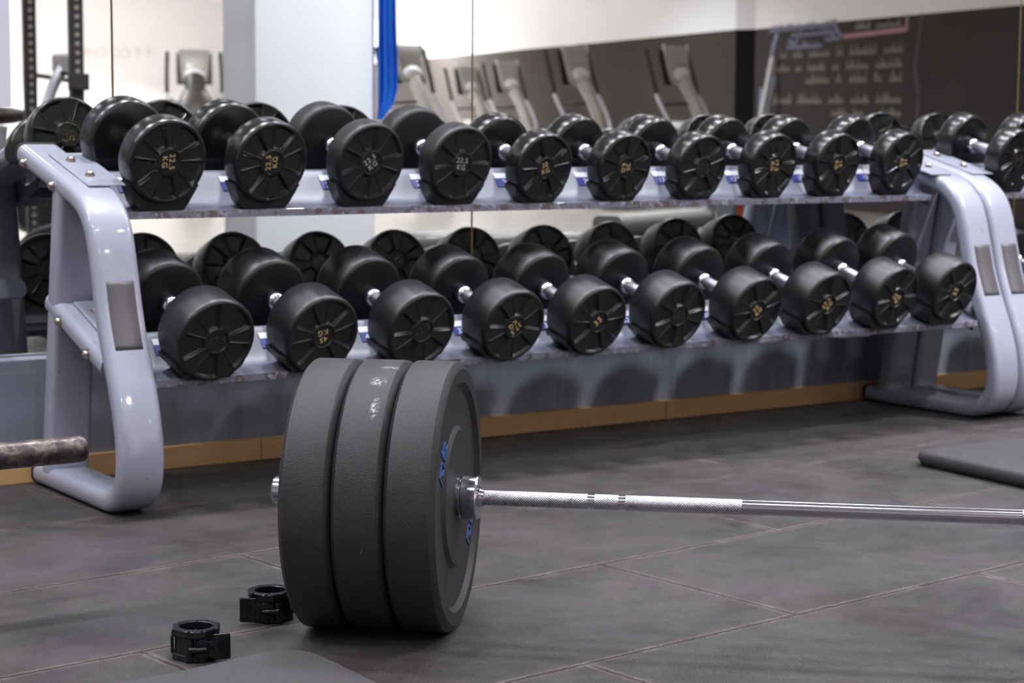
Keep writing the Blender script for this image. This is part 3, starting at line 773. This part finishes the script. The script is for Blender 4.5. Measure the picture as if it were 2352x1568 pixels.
# ------------------------------------------------------------------ lock collars on the floor
def ring_outline(n, a, bump):
    o = []
    for j in range(n):
        th = 2 * PI * j / n; k = ((th + PI / 8) % (PI / 4)) - PI / 8
        r = a / math.cos(k) * 0.985
        d = (th - 1.5 * PI)
        r += bump * math.exp(-(d / 0.28) ** 2)
        o.append((r * math.cos(th), r * math.sin(th)))
    return o
def ring_plate(bm, out, ri, z0, z1, bev=0.0015):
    n = len(out); L_ = []
    for z, k in ((z0, -bev), (z0 + bev, 0), (z1 - bev, 0), (z1, -bev)):
        L_.append([Vector((x * (1 + k / 0.04), y * (1 + k / 0.04), z)) for x, y in out])
    for z, r in ((z1, ri + bev), (z1 - bev, ri), (z0 + bev, ri), (z0, ri + bev)):
        L_.append([Vector((r * math.cos(2 * PI * j / n), r * math.sin(2 * PI * j / n), z)) for j in range(n)])
    rings(bm, L_, closed=True, caps=False)
def lock_collar(x, y, rz, mirror, label):
    t = thing('lock_collar', label, 'barbell collar', (x, y, 0), (0, 0, rz), 'lock collars on the floor'); m_ = -1 if mirror else 1
    out = ring_outline(96, 0.0375, 0.006)
    bm = B(); ring_plate(bm, out, 0.0262, 0.0375, 0.0500)
    ring_plate(bm, out, 0.0262, 0.0, 0.0105)
    ring_plate(bm, ring_outline(96, 0.0335, 0.0), 0.0275, 0.0100, 0.0380, 0.0004)
    part('collar_body', bm, M_BLACKPL, t, 30)
    bm = B(); box(bm, -0.0008, 0.0008, -0.0455, -0.0255, 0.0002, 0.0506); box(bm, -0.0007, 0.0007, 0.026, 0.0385, 0.037, 0.0506); part('split_gap', bm, M_CAP, t, 0)
    for sx in (-1, 1):
        bm = B(); tube(bm, [(sx * 0.0095, -0.0375, 0.0015), (sx * 0.0095, -0.0375, 0.0375)], 0.0068, 20); part('hinge_post', bm, M_BLACKPL, t, 40)
        bm = B(); tube(bm, [(sx * 0.0095, -0.0375, 0.0495), (sx * 0.0095, -0.0375, 0.0506)], 0.0028, 16); part('hinge_pin', bm, M_CAP, t, 40)
    # left web wall
    bm = B(); box(bm, -m_ * 0.0375 - 0.002, -m_ * 0.0375 + 0.002, -0.0155, 0.0155, 0.010, 0.038, 0.001, 1); part('side_web', bm, M_BLACKPL, t, 0)
    # latch arms and the ribbed lever
    bm = B()
    for z0, z1 in ((0.0270, 0.0345), (0.0105, 0.0165)):
        pts = [Vector((0.002 * m_, -0.0425)), Vector((0.020 * m_, -0.0440)), Vector((0.0335 * m_, -0.0400))]
        for a, b in zip(pts[:-1], pts[1:]):
            d = (b - a).normalized(); n = Vector((-d.y, d.x)) * 0.0032
            vs = [bm.verts.new((p.x, p.y, z)) for z in (z0, z1) for p in (a + n, a - n, b - n, b + n)]
            for f in [(3, 2, 1, 0), (4, 5, 6, 7), (0, 1, 5, 4), (1, 2, 6, 5), (2, 3, 7, 6), (3, 0, 4, 7)]: bm.faces.new([vs[i] for i in f])
    part('latch_arm', bm, M_BLACKPL, t, 0)
    bm = B(); tube(bm, [(-0.010 * m_, -0.0475, 0.0225), (0.004 * m_, -0.0490, 0.0225), (0.017 * m_, -0.0455, 0.0225)], 0.0042, 12); part('latch_link', bm, M_BLACKPL, t, 40)
    bm = B()
    M = Matrix.Translation((0.036 * m_, -0.0385, 0)) @ Matrix.Rotation(0.32 * m_, 4, 'Z')
    box(bm, -0.0085, 0.0185, -0.0025, 0.0025, 0.004, 0.0455, 0.0014, 2, M if m_ > 0 else M @ Matrix.Rotation(PI, 4, 'Z'))
    for i in range(9):
        xx = 0.0005 + i * 0.0021
        box(bm, (xx if m_ > 0 else -xx - 0.0009), (xx + 0.0009 if m_ > 0 else -xx), -0.0036, -0.0022, 0.006, 0.043, M=M)
    part('latch_lever', bm, M_BLACKPL, t, 0)
    bm = B(); box(bm, (0.030 if m_ > 0 else -0.036), (0.036 if m_ > 0 else -0.030), -0.028, 0.004, 0.036, 0.052, 0.0015, 1); part('stop_tab', bm, M_BLACKPL, t, 0)
    return t
lock_collar(1.2905, 2.8020, R(-27), False, 'black plastic lock collar standing alone on the floor, latch lever to the right')
lock_collar(1.4990, 2.9550, R(-22), True, 'black plastic lock collar half hidden behind the bumper plates, lever to the left')

# ------------------------------------------------------------------ rubber mats
def curled_mat():
    bm = B(); n = 44; P0 = Vector((1.402, 2.672)); a = Vector((-0.985, 0.12)); b = Vector((0.17, -0.985)); Lx = 0.62
    top = []; bot = []
    for i in range(n + 1):
        rt = []; rb = []
        for j in range(n + 1):
            s = i / n * Lx; t = j / n * Lx
            # rounded corner
            s2, t2 = s, t
            c = 0.05
            if s < c and t < c:
                dx, dy = c - s, c - t; d = math.hypot(dx, dy); mx = max(dx, dy)
                if d > 1e-6: s2 = c - dx * mx / d; t2 = c - dy * mx / d
            p = P0 + a * s2 + b * t2
            z = 0.0065 + 0.022 * math.exp(-((s2 ** 2 + t2 ** 2) / (0.17 ** 2)))
            rt.append(bm.verts.new((p.x, p.y, z))); rb.append(bm.verts.new((p.x, p.y, z - 0.006)))
        top.append(rt); bot.append(rb)
    for i in range(n):
        for j in range(n):
            bm.faces.new((top[i][j], top[i + 1][j], top[i + 1][j + 1], top[i][j + 1])); bm.faces.new((bot[i][j], bot[i][j + 1], bot[i + 1][j + 1], bot[i + 1][j]))
    for k in range(n):
        for (A, Bq) in ((top, bot),):
            bm.faces.new((A[k][0], Bq[k][0], Bq[k + 1][0], A[k + 1][0])); bm.faces.new((A[k][n], A[k + 1][n], Bq[k + 1][n], Bq[k][n]))
            bm.faces.new((A[0][k], A[0][k + 1], Bq[0][k + 1], Bq[0][k])); bm.faces.new((A[n][k], Bq[n][k], Bq[n][k + 1], A[n][k + 1]))
    return part('rubber_mat', bm, M_MAT, None, 45)
tag(curled_mat(), 'dark rubber mat with a curled-up corner in the near foreground', 'mat')
bm = B(); M = Matrix.Translation((3.545, 3.475, 0)) @ Matrix.Rotation(R(-3), 4, 'Z')
sec = rrect(1.1, 1.3, 0.05, 6)
rings(bm, [[M @ Vector((x * k + 0.55, y * k - 0.65, z)) for x, y in sec] for z, k in ((0, 0.975), (0.004, 0.990), (0.018, 1.0), (0.030, 0.996), (0.036, 0.985), (0.038, 0.965))])
tag(part('platform_mat', bm, M_SLAB, None, 50), 'thick black rubber platform with rounded corner at the right edge', 'mat')

# ------------------------------------------------------------------ plate tree whose peg enters the frame at the left
t = thing('plate_tree', 'worn dark steel storage peg poking in at the left edge before the rack foot', 'plate tree', (0.90, 3.2, 0))
bm = B(); box(bm, -0.035, 0.035, -0.035, 0.035, 0.008, 1.05, 0.006, 2); part('post', bm, M_RUST, t)
bm = B(); box(bm, -0.26, 0.10, -0.05, 0.05, 0, 0.012, 0.003, 2); box(bm, -0.05, 0.05, -0.30, 0.30, 0, 0.012, 0.003, 2); part('foot_plate', bm, M_RUST, t)
def peg(z, L_=0.369, sg=1):
    bm = B(); pr = [(0.03, 0.0232), (L_ - 0.012, 0.0232), (L_ - 0.005, 0.0222), (L_ - 0.001, 0.0195), (L_, 0.016)]
    lathe(bm, [(a * sg, r) for a, r in pr], 40, Matrix.Translation((0, 0, z))); part('peg', bm, M_RUST, t, 40)
peg(0.2785); peg(0.62, 0.2, -1); peg(0.2785, 0.2, -1); peg(0.93, 0.16, -1)
#PART3

# ------------------------------------------------------------------ the gym seen in the mirror
# power rack
t = thing('power_rack', 'black power rack with punched uprights, reflected at the left of the mirror', 'power rack', (3.675, -0.70, 0), (0, 0, R(8.3)))
def upright(x, y, hmax):
    bm = B(); box(bm, x - 0.0315, x + 0.0315, y - 0.0315, y + 0.0315, 0, 2.35, 0.004, 2); up = part('upright', bm, M_RACKBLK, t, 0)
    bm = B()
    for k in range(int((hmax[1] - hmax[0]) / 0.043)):
        z = hmax[0] + k * 0.043
        for yy in (y + 0.0316,):
            tube(bm, [(x, yy - 0.002, z), (x, yy + 0.0008, z)], 0.0115, 12)
    part('hole_row', bm, M_HOLE, up, 40)
for (x, y, hm) in ((0.0, 0.52, (1.03, 2.3)), (0.0, -0.52, (0.25, 2.3)), (-1.2, 0.52, (1.03, 2.3)), (-1.2, -0.52, (0.25, 2.3))): upright(x, y, hm)
for x in (0, -1.2):
    for z in (0.03, 2.32):
        bm = B(); box(bm, x - 0.03, x + 0.03, -0.49, 0.49, z - 0.03, z + 0.03, 0.003, 1); part('side_beam', bm, M_RACKBLK, t, 0)
for y in (-0.52, 0.52):
    bm = B(); box(bm, -1.17, -0.03, y - 0.03, y + 0.03, 2.29, 2.35, 0.003, 1); part('cross_beam', bm, M_RACKBLK, t, 0)
bm = B(); box(bm, -0.05, 0.05, 0.553, 0.575, 0.98, 1.06, 0.004, 1); box(bm, -0.02, 0.02, 0.575, 0.64, 0.98, 1.0, 0.003, 1); part('safety_hook', bm, M_RACKBLK, t, 0)

# blue cloth hanging by the pillar
bm = B(); W_ = 0.17; n = 60; rows = [(0.85, 0.02), (0.88, 0.045), (0.93, 0.085), (1.0, 0.108), (1.12, 0.108), (1.3, 0.100), (1.6, 0.095), (2.2, 0.10), (CEIL, 0.11)]
L_ = []
for z, wd in rows:
    fr = [Vector((wd * (j / n), 0.014 * math.sin(j / n * 20 + z * 0.5) + 0.004 * math.sin(j / n * 47), z)) for j in range(n + 1)]
    bk = [v + Vector((0, -0.004, 0)) for v in reversed(fr)]; L_.append(fr + bk)
rings(bm, L_)
bmesh.ops.triangulate(bm, faces=[f for f in bm.faces if len(f.verts) > 4])
tag(part('hanging_cloth', bm, M_SILK, None, 50, loc=(4.905, 0.45, 0)), 'bright blue pleated cloth hanging beside the white pillar', 'cloth')

# elliptical trainers
def elliptical(name_label, x, y, rz, top=1.6, dark=False, group='elliptical trainers'):
    t = thing('elliptical_trainer', name_label, 'elliptical trainer', (x, y, 0), (0, 0, rz), group)
    k = top / 1.6
    bm = B(); box(bm, -0.95, 0.75, -0.05, 0.05, 0.03, 0.11, 0.01, 2); box(bm, -0.93, -0.85, -0.30, 0.30, 0, 0.06, 0.01, 2); box(bm, 0.62, 0.70, -0.30, 0.30, 0, 0.06, 0.01, 2); part('base_frame', bm, M_SILVER, t, 0)
    bm = B(); sec = []
    for (xx, z, w_) in ((0.68, 0.10, 0.10), (0.70, 0.35, 0.16), (0.60, 0.62, 0.17), (0.42, 0.80, 0.14), (0.30, 0.86, 0.08)): sec.append((xx, z, w_))
    L_ = []
    for xx, z, w_ in sec: L_.append([Vector((xx - 0.26 + 0.26 * math.cos(a), w_ * math.sin(a), z)) for a in [2 * PI * j / 20 for j in range(20)]])
    rings(bm, L_); part('flywheel_shroud', bm, M_BROWN if dark else M_CREAM, t, 50)
    bm = B(); tube(bm, smooth_path([(0.42, 0, 0.62), (0.33, 0, 0.90 * k), (0.20, 0, 1.12 * k), (0.08, 0, 1.27 * k)], 5), 0.062 if not dark else 0.11, 16); part('column', bm, M_DKPL if dark else M_CREAM, t, 50)
    if dark:
        bm = B(); L_ = []
        for (xx, z, w_, d_) in ((0.40, 0.70, 0.24, 0.16), (0.36, 0.92, 0.23, 0.16), (0.26, 1.08, 0.17, 0.13), (0.18, 1.18, 0.11, 0.09), (0.14, 1.24, 0.06, 0.05)):
            L_.append([Vector((xx + d_ * math.cos(a_), w_ * math.sin(a_), z)) for a_ in [2 * PI * j / 24 for j in range(24)]])
        rings(bm, L_); part('upper_shroud', bm, M_BROWN, t, 50)
    # console: cream back shell with a lighter dome at its foot
    bm = B(); M = Matrix.Translation((0.07, 0, 1.22 * k)) @ Matrix.Rotation(R(-14), 4, 'Y')
    L_ = []
    for z, w_, d in ((0.0, 0.10, 0.05), (0.03, 0.135, 0.07), (0.10, 0.145, 0.075), (0.28, 0.165, 0.06), (0.375, 0.175, 0.035), (0.385, 0.16, 0.02)):
        L_.append([M @ Vector((d * b, w_ * 2 * a, z)) for a, b in [(p / 2, q / 2) for p, q in rrect(1, 1, 0.28, 4)]])
        L_[-1] = [M @ Vector((d * q, w_ * 2 * p * 1.0, z)) for p, q in rrect(1, 1, 0.28, 4)]
    rings(bm, L_); co = part('console', bm, M_CREAM, t, 45)
    bm = B(); L_ = []
    for i in range(9):
        a = i / 8 * PI / 2; L_.append([M @ Vector((0.03 + 0.055 * math.sin(a) * 1.0, 0.115 * math.cos(a) * math.cos(2 * PI * j / 20), 0.085 + 0.075 * math.cos(a) * math.sin(2 * PI * j / 20))) for j in range(20)])
    rings(bm, L_); part('console_dome', bm, M_CREAM2, co, 60)
    bm = B(); box(bm, -0.058, -0.036, -0.195, 0.195, 0.0, 0.36, 0.004, 1, M); part('screen', bm, M_DKPL, co, 0)
    bm = B(); box(bm, 0.0, 0.02, -0.18, -0.166, 0.33, 0.40, 0.004, 1, M); box(bm, 0.0, 0.02, 0.166, 0.18, 0.33, 0.40, 0.004, 1, M); part('console_ear', bm, M_CREAM2, co, 0)
    for s in (-1, 1):
        bm = B(); tube(bm, smooth_path([(0.30, s * 0.20, 0.55), (0.22, s * 0.29, 0.80), (0.10, s * 0.31, 1.0 * k), (0.02, s * 0.30, 1.12 * k)], 4), 0.019, 10); arm = part('moving_arm', bm, M_SILVER, t, 50)
        bm = B(); tube(bm, smooth_path([(0.02, s * 0.30, 1.12 * k), (-0.04, s * 0.30, 1.30 * k), (-0.14, s * 0.29, 1.56 * k)], 5), 0.023, 10); part('arm_grip', bm, M_ARM, arm, 50)
        bm = B(); box(bm, -0.62, -0.26, s * 0.16 - 0.07, s * 0.16 + 0.07, 0.24 + s * 0.06, 0.28 + s * 0.06, 0.012, 2); part('pedal', bm, M_DKPL, t, 0)
        bm = B(); tube(bm, [(-0.70, s * 0.16, 0.14), (0.30, s * 0.16, 0.34 + s * 0.08)], 0.022, 10); part('pedal_rail', bm, M_SILVER, t, 50)
    bm = B(); tube(bm, smooth_path([(0.0, -0.27, 1.06 * k), (-0.02, -0.2, 1.02 * k), (0.12, 0.0, 1.03 * k), (-0.02, 0.2, 1.02 * k), (0.0, 0.27, 1.06 * k)], 4), 0.014, 8); part('pulse_bar', bm, M_DKPL, t, 50)
    return t
elliptical('elliptical trainer with dark brown shroud, reflected left of the white pillar', 9.30, -11.15, R(113), 1.62, True)
elliptical('large cream elliptical trainer reflected just right of the blue cloth', 10.10, -7.92, R(84))
elliptical('pale elliptical trainer cut by the mirror seam, furthest of the row', 14.40, -13.53, R(81), 1.585)
elliptical('pale elliptical trainer reflected just right of the mirror seam', 13.68, -11.50, R(81), 1.585)
elliptical('cream elliptical trainer reflected above the sixth dumbbell', 11.59, -7.17, R(81))
elliptical('cream elliptical trainer nearest the blackboard wall, rightmost of the row', 12.30, -6.45, R(81))

# upright exercise bike seen at the far left
t = thing('exercise_bike', 'silver exercise bike with brown saddle, reflected at the far left behind the uprights', 'exercise bike', (4.33, -2.70, 0), (0, 0, R(-10)))
bm = B(); box(bm, -0.55, 0.45, -0.04, 0.04, 0.03, 0.10, 0.01, 2); box(bm, -0.55, -0.48, -0.25, 0.25, 0, 0.06, 0.01, 2); box(bm, 0.38, 0.45, -0.25, 0.25, 0, 0.06, 0.01, 2); part('base_frame', bm, M_SILVER, t, 0)
bm = B(); tube(bm, [(-0.30, 0, 0.08), (-0.22, 0, 0.80)], 0.028, 12); part('seat_post', bm, M_SILVER, t, 50)
bm = B(); L_ = []
for i, (x, w_, h_) in enumerate(((-0.36, 0.05, 0.03), (-0.33, 0.10, 0.05), (-0.25, 0.12, 0.055), (-0.16, 0.08, 0.05), (-0.08, 0.035, 0.035), (-0.05, 0.02, 0.02))):
    L_.append([Vector((x, w_ * math.cos(a), 0.86 + h_ * math.sin(a))) for a in [2 * PI * j / 16 for j in range(16)]])
rings(bm, L_); part('saddle', bm, M_BROWN, t, 50)
bm = B(); tube(bm, smooth_path([(0.02, 0, 0.25), (0.05, 0, 0.80), (0.13, 0, 1.05), (0.22, 0, 1.17)], 6), [0.035] * 18 + [0.03], 14); part('handlebar_column', bm, M_SILVER, t, 50)
bm = B(); box(bm, 0.17, 0.27, -0.10, 0.10, 1.12, 1.24, 0.02, 2); part('display', bm, M_SILVER, t, 0)
bm = B(); tube(bm, smooth_path([(0.05, -0.22, 1.12), (0.2, -0.18, 1.10), (0.23, 0, 1.08), (0.2, 0.18, 1.10), (0.05, 0.22, 1.12)], 4), 0.014, 8); part('handlebar', bm, M_DKPL, t, 50)
bm = B(); tube(bm, [(0.0, -0.05, 0.34), (0.0, 0.05, 0.34)], 0.20, 28); part('flywheel', bm, M_DKPL, t, 40)

# benches out of the frame on the right, seen only in the mirror
def bench(x, y, rz, label, h=0.45, lens=(0.34, 0.62), wid=0.13, zf=0.0):
    t = thing('weight_bench', label, 'bench', (x, y, zf), (0, 0, rz), 'weight benches')
    a = -sum(lens) / 2
    for L0 in lens:
        bm = B(); L_ = []
        for k_, s_ in ((0.0, 0.80), (0.015, 0.92), (0.05, 1.0), (0.5, 1.0), (0.95, 1.0), (0.985, 0.92), (1.0, 0.80)):
            xx = a + 0.01 + k_ * (L0 - 0.02); L_.append([Vector((xx, p * s_, h - 0.045 + q * (0.7 + 0.3 * s_))) for p, q in rrect(wid * 2, 0.085, 0.035, 5)])
        rings(bm, L_); part('pad', bm, M_VINYL, t, 50); a += L0
    e = sum(lens) / 2
    bm = B(); box(bm, -e + 0.08, e - 0.08, -0.03, 0.03, h - 0.15, h - 0.088, 0.004, 1); part('spine', bm, M_STEELBLUE, t, 0)
    for sx in (-1, 1):
        bm = B(); box(bm, sx * (e - 0.16) - 0.03, sx * (e - 0.16) + 0.03, -0.03, 0.03, 0.05, h - 0.12, 0.004, 1); part('leg', bm, M_CAP, t, 0)
        bm = B(); box(bm, sx * (e - 0.16) - 0.03, sx * (e - 0.16) + 0.03, -0.24, 0.24, 0, 0.05, 0.006, 1); part('foot', bm, M_CAP, t, 0)
bench(4.10, 2.76, R(16), 'grey vinyl weight bench reflected between the two rows of dumbbells', 0.40, (0.30, 0.52), zf=0.038)
bench(5.42, 2.02, R(-24), 'flat grey bench reflected under the right half of the upper shelf', 0.455, (0.9,), 0.09)
# plate-loaded machine with tapered legs and an orange strip
t = thing('leg_machine', 'grey-green steel machine with tapered legs and orange strip, reflected at the right', 'exercise machine', (6.15, 1.75, 0), (0, 0, R(-38)))
for i, (x, w0, w1) in enumerate(((-0.33, 0.10, 0.06), (-0.05, 0.05, 0.09), (0.18, 0.07, 0.05), (0.34, 0.05, 0.05))):
    bm = B(); L_ = []
    for z, w_ in ((0.0, w0), (0.62, w1)): L_.append([Vector((x + p, q, z)) for p, q in rrect(w_ * 1.6, 0.08, 0.02, 3)])
    rings(bm, L_); part('leg', bm, M_STEELBLUE, t, 50)
bm = B(); box(bm, -0.42, 0.42, -0.10, 0.10, 0.62, 0.68, 0.01, 2); part('seat', bm, M_DKPL, t, 0)
bm = B(); box(bm, -0.215, -0.185, 0.03, 0.045, 0.30, 0.60, M=Matrix.Rotation(0.0, 4, 'Y')); box(bm, -0.225, -0.175, -0.02, 0.03, 0.28, 0.62); part('stripe', bm, M_ORANGE, t, 0)
bm = B(); box(bm, -0.45, 0.45, -0.03, 0.03, 0.0, 0.05, 0.004, 1); part('foot_beam', bm, M_STEELBLUE, t, 0)

# lettering and chalk drawings on the right wall
def wall_M(p, q, s, z):
    """frame on the wall: local x reads left to right for a person facing the wall, local y up, local z out into the room"""
    p = Vector((*p, 0)); q = Vector((*q, 0)); d = (q - p).normalized(); n = Vector((d.y, -d.x, 0))
    if n.x > 0: n = -n
    o = p + d * s + n * 0.003 + Vector((0, 0, z))
    M = Matrix((d, Vector((0, 0, 1)), d.cross(Vector((0, 0, 1))))).transposed().to_4x4(); M.translation = o
    return M
A0, A1 = RW[3], RW[4]
M = wall_M(A0, A1, 9.05, 2.70)
def wall_text(s, size, M, label, mat, depth=0.002):
    bm = text_bm(s, size, depth, M); o = part('wall_lettering', bm, mat, None, 0); tag(o, label, 'lettering'); return o
wall_text('SJ  ADCUT  BTO', 0.42, wall_M(A0, A1, 7.6, 2.76), 'faded mauve capital letters high on the cream wall, reflected across the mirror seam', M_LETTER)
bmM = Matrix(((-1, 0, 0), (0, 0, 1), (0, 1, 0))).transposed().to_4x4(); bmM.translation = Vector((16.75, -31.39, 2.25))
wall_text('* T CO CHEC', 0.30, bmM, 'small faded lettering on the white back wall, reflected left of the pillar', plain('faint_lettering', rgb(206, 194, 196), rough=0.6))

rng = random.Random(11)
def stroke(bm, pts, wd):
    for (a, b) in zip(pts[:-1], pts[1:]):
        a = Vector(a); b = Vector(b)
        if (b - a).length < 1e-5: continue
        d = (b - a).normalized(); n = Vector((-d.y, d.x)) * wd / 2; e = d * wd * 0.3
        vs = [bm.verts.new((p.x, p.y, z)) for z in (0, 0.0015) for p in (a - e + n, a - e - n, b + e - n, b + e + n)]
        for f in [(3, 2, 1, 0), (4, 5, 6, 7), (0, 1, 5, 4), (1, 2, 6, 5), (2, 3, 7, 6), (3, 0, 4, 7)]: bm.faces.new([vs[i] for i in f])
def scribble(bm, x, y, L_, h, wd):
    """one handwritten word of length L_"""
    n = max(3, int(L_ / (h * 0.55))); pts = []
    for i in range(n * 3 + 1):
        k = i % 3; up = h * (1.0 if rng.random() < 0.72 else 1.9) if k == 1 else (h * 0.1 if k == 0 else h * 0.55 * rng.random())
        pts.append((x + L_ * i / (n * 3) + (0.2 * h if k == 1 else 0), y + up))
    stroke(bm, pts, wd)
# frame of the board: s along wall B from its far end (near the black edge) towards the mirror
Bp, Bq = RW[1], RW[2]
MB = wall_M(Bp, Bq, 0.0, 0.0)
CH = thing('chalk_drawing', 'chalk handwriting and sketches on the dark wall, reflected at the upper right', 'chalk drawing', (0, 0, 0))
def on_wall(bm, name, mat, label):
    bmesh.ops.transform(bm, matrix=MB, verts=bm.verts)
    o = part(name, bm, mat, CH, 0); o['label'] = label; return o
bm = B(); stroke(bm, [(1.755, 1.835), (1.765, 1.715), (2.93, 1.69)], 0.045); on_wall(bm, 'border_line', M_CHALKP, 'pink chalk border line')
bm = B()
for (x, L_) in ((1.86, 0.45), (2.42, 0.28)): scribble(bm, x, 1.745, L_, 0.045, 0.012)
on_wall(bm, 'heading', M_CHALKW, 'white chalk heading')
for r_, (z, words, h_) in enumerate(((1.50, (0.34, 0.50, 0.12, 0.42, 0.20, 0.14), 0.055), (1.365, (0.48, 0.42, 0.14, 0.36, 0.12, 0.52), 0.05), (1.235, (0.22, 0.14, 0.34, 0.12, 0.48), 0.055), (1.12, (0.1,), 0.02), (1.035, (0.46, 0.34, 0.30, 0.50, 0.40), 0.055), (0.915, (0.40, 0.0, 0.2, 0.3), 0.045))):
    if len(words) < 2: continue
    bm = B(); x = 1.82
    for L_ in words:
        if L_ > 0.05: scribble(bm, x, z + (x - 1.8) * 0.004, L_, h_, 0.013)
        x += L_ + 0.14
    on_wall(bm, 'handwriting_row', M_CHALKW, 'white chalk handwriting')
bm = B(); 
for (x, z, L_) in ((3.05, 1.79, 1.45), (3.10, 1.72, 0.9), (3.35, 1.60, 0.75), (3.0, 1.655, 0.30)): scribble(bm, x, z, L_, 0.040, 0.010)
stroke(bm, [(2.98, 1.70), (3.12, 1.80), (3.22, 1.84)], 0.04); stroke(bm, [(3.85, 1.70), (3.98, 1.64), (4.05, 1.70), (3.9, 1.64)], 0.03)
stroke(bm, [(4.33, 1.76), (4.42, 1.60), (4.52, 1.30)], 0.07); stroke(bm, [(4.38, 1.32), (4.50, 1.05), (4.56, 0.84)], 0.07); stroke(bm, [(4.66, 1.2), (4.68, 0.86)], 0.06)
on_wall(bm, 'sketch', M_CHALKB, 'blue chalk words and arrows')
bm = B(); stroke(bm, [(1.50, 1.83), (1.56, 1.55), (1.60, 1.35), (1.52, 1.1), (1.55, 0.85)], 0.05); on_wall(bm, 'smear', plain('chalk_faint', rgb(80, 76, 80), rough=0.9), 'faint chalk smear')
bm = B(); tube(bm, [MB @ Vector((4.30, 0.0, 0.35)), MB @ Vector((4.30, 1.50, 0.05)), MB @ Vector((4.30, 1.53, 0.045))], [0.035, 0.035, 0.02], 14)
tag(part('leaning_tube', bm, M_TUBEW, None, 50), 'pale tube leaning upright against the blackboard wall', 'tube')
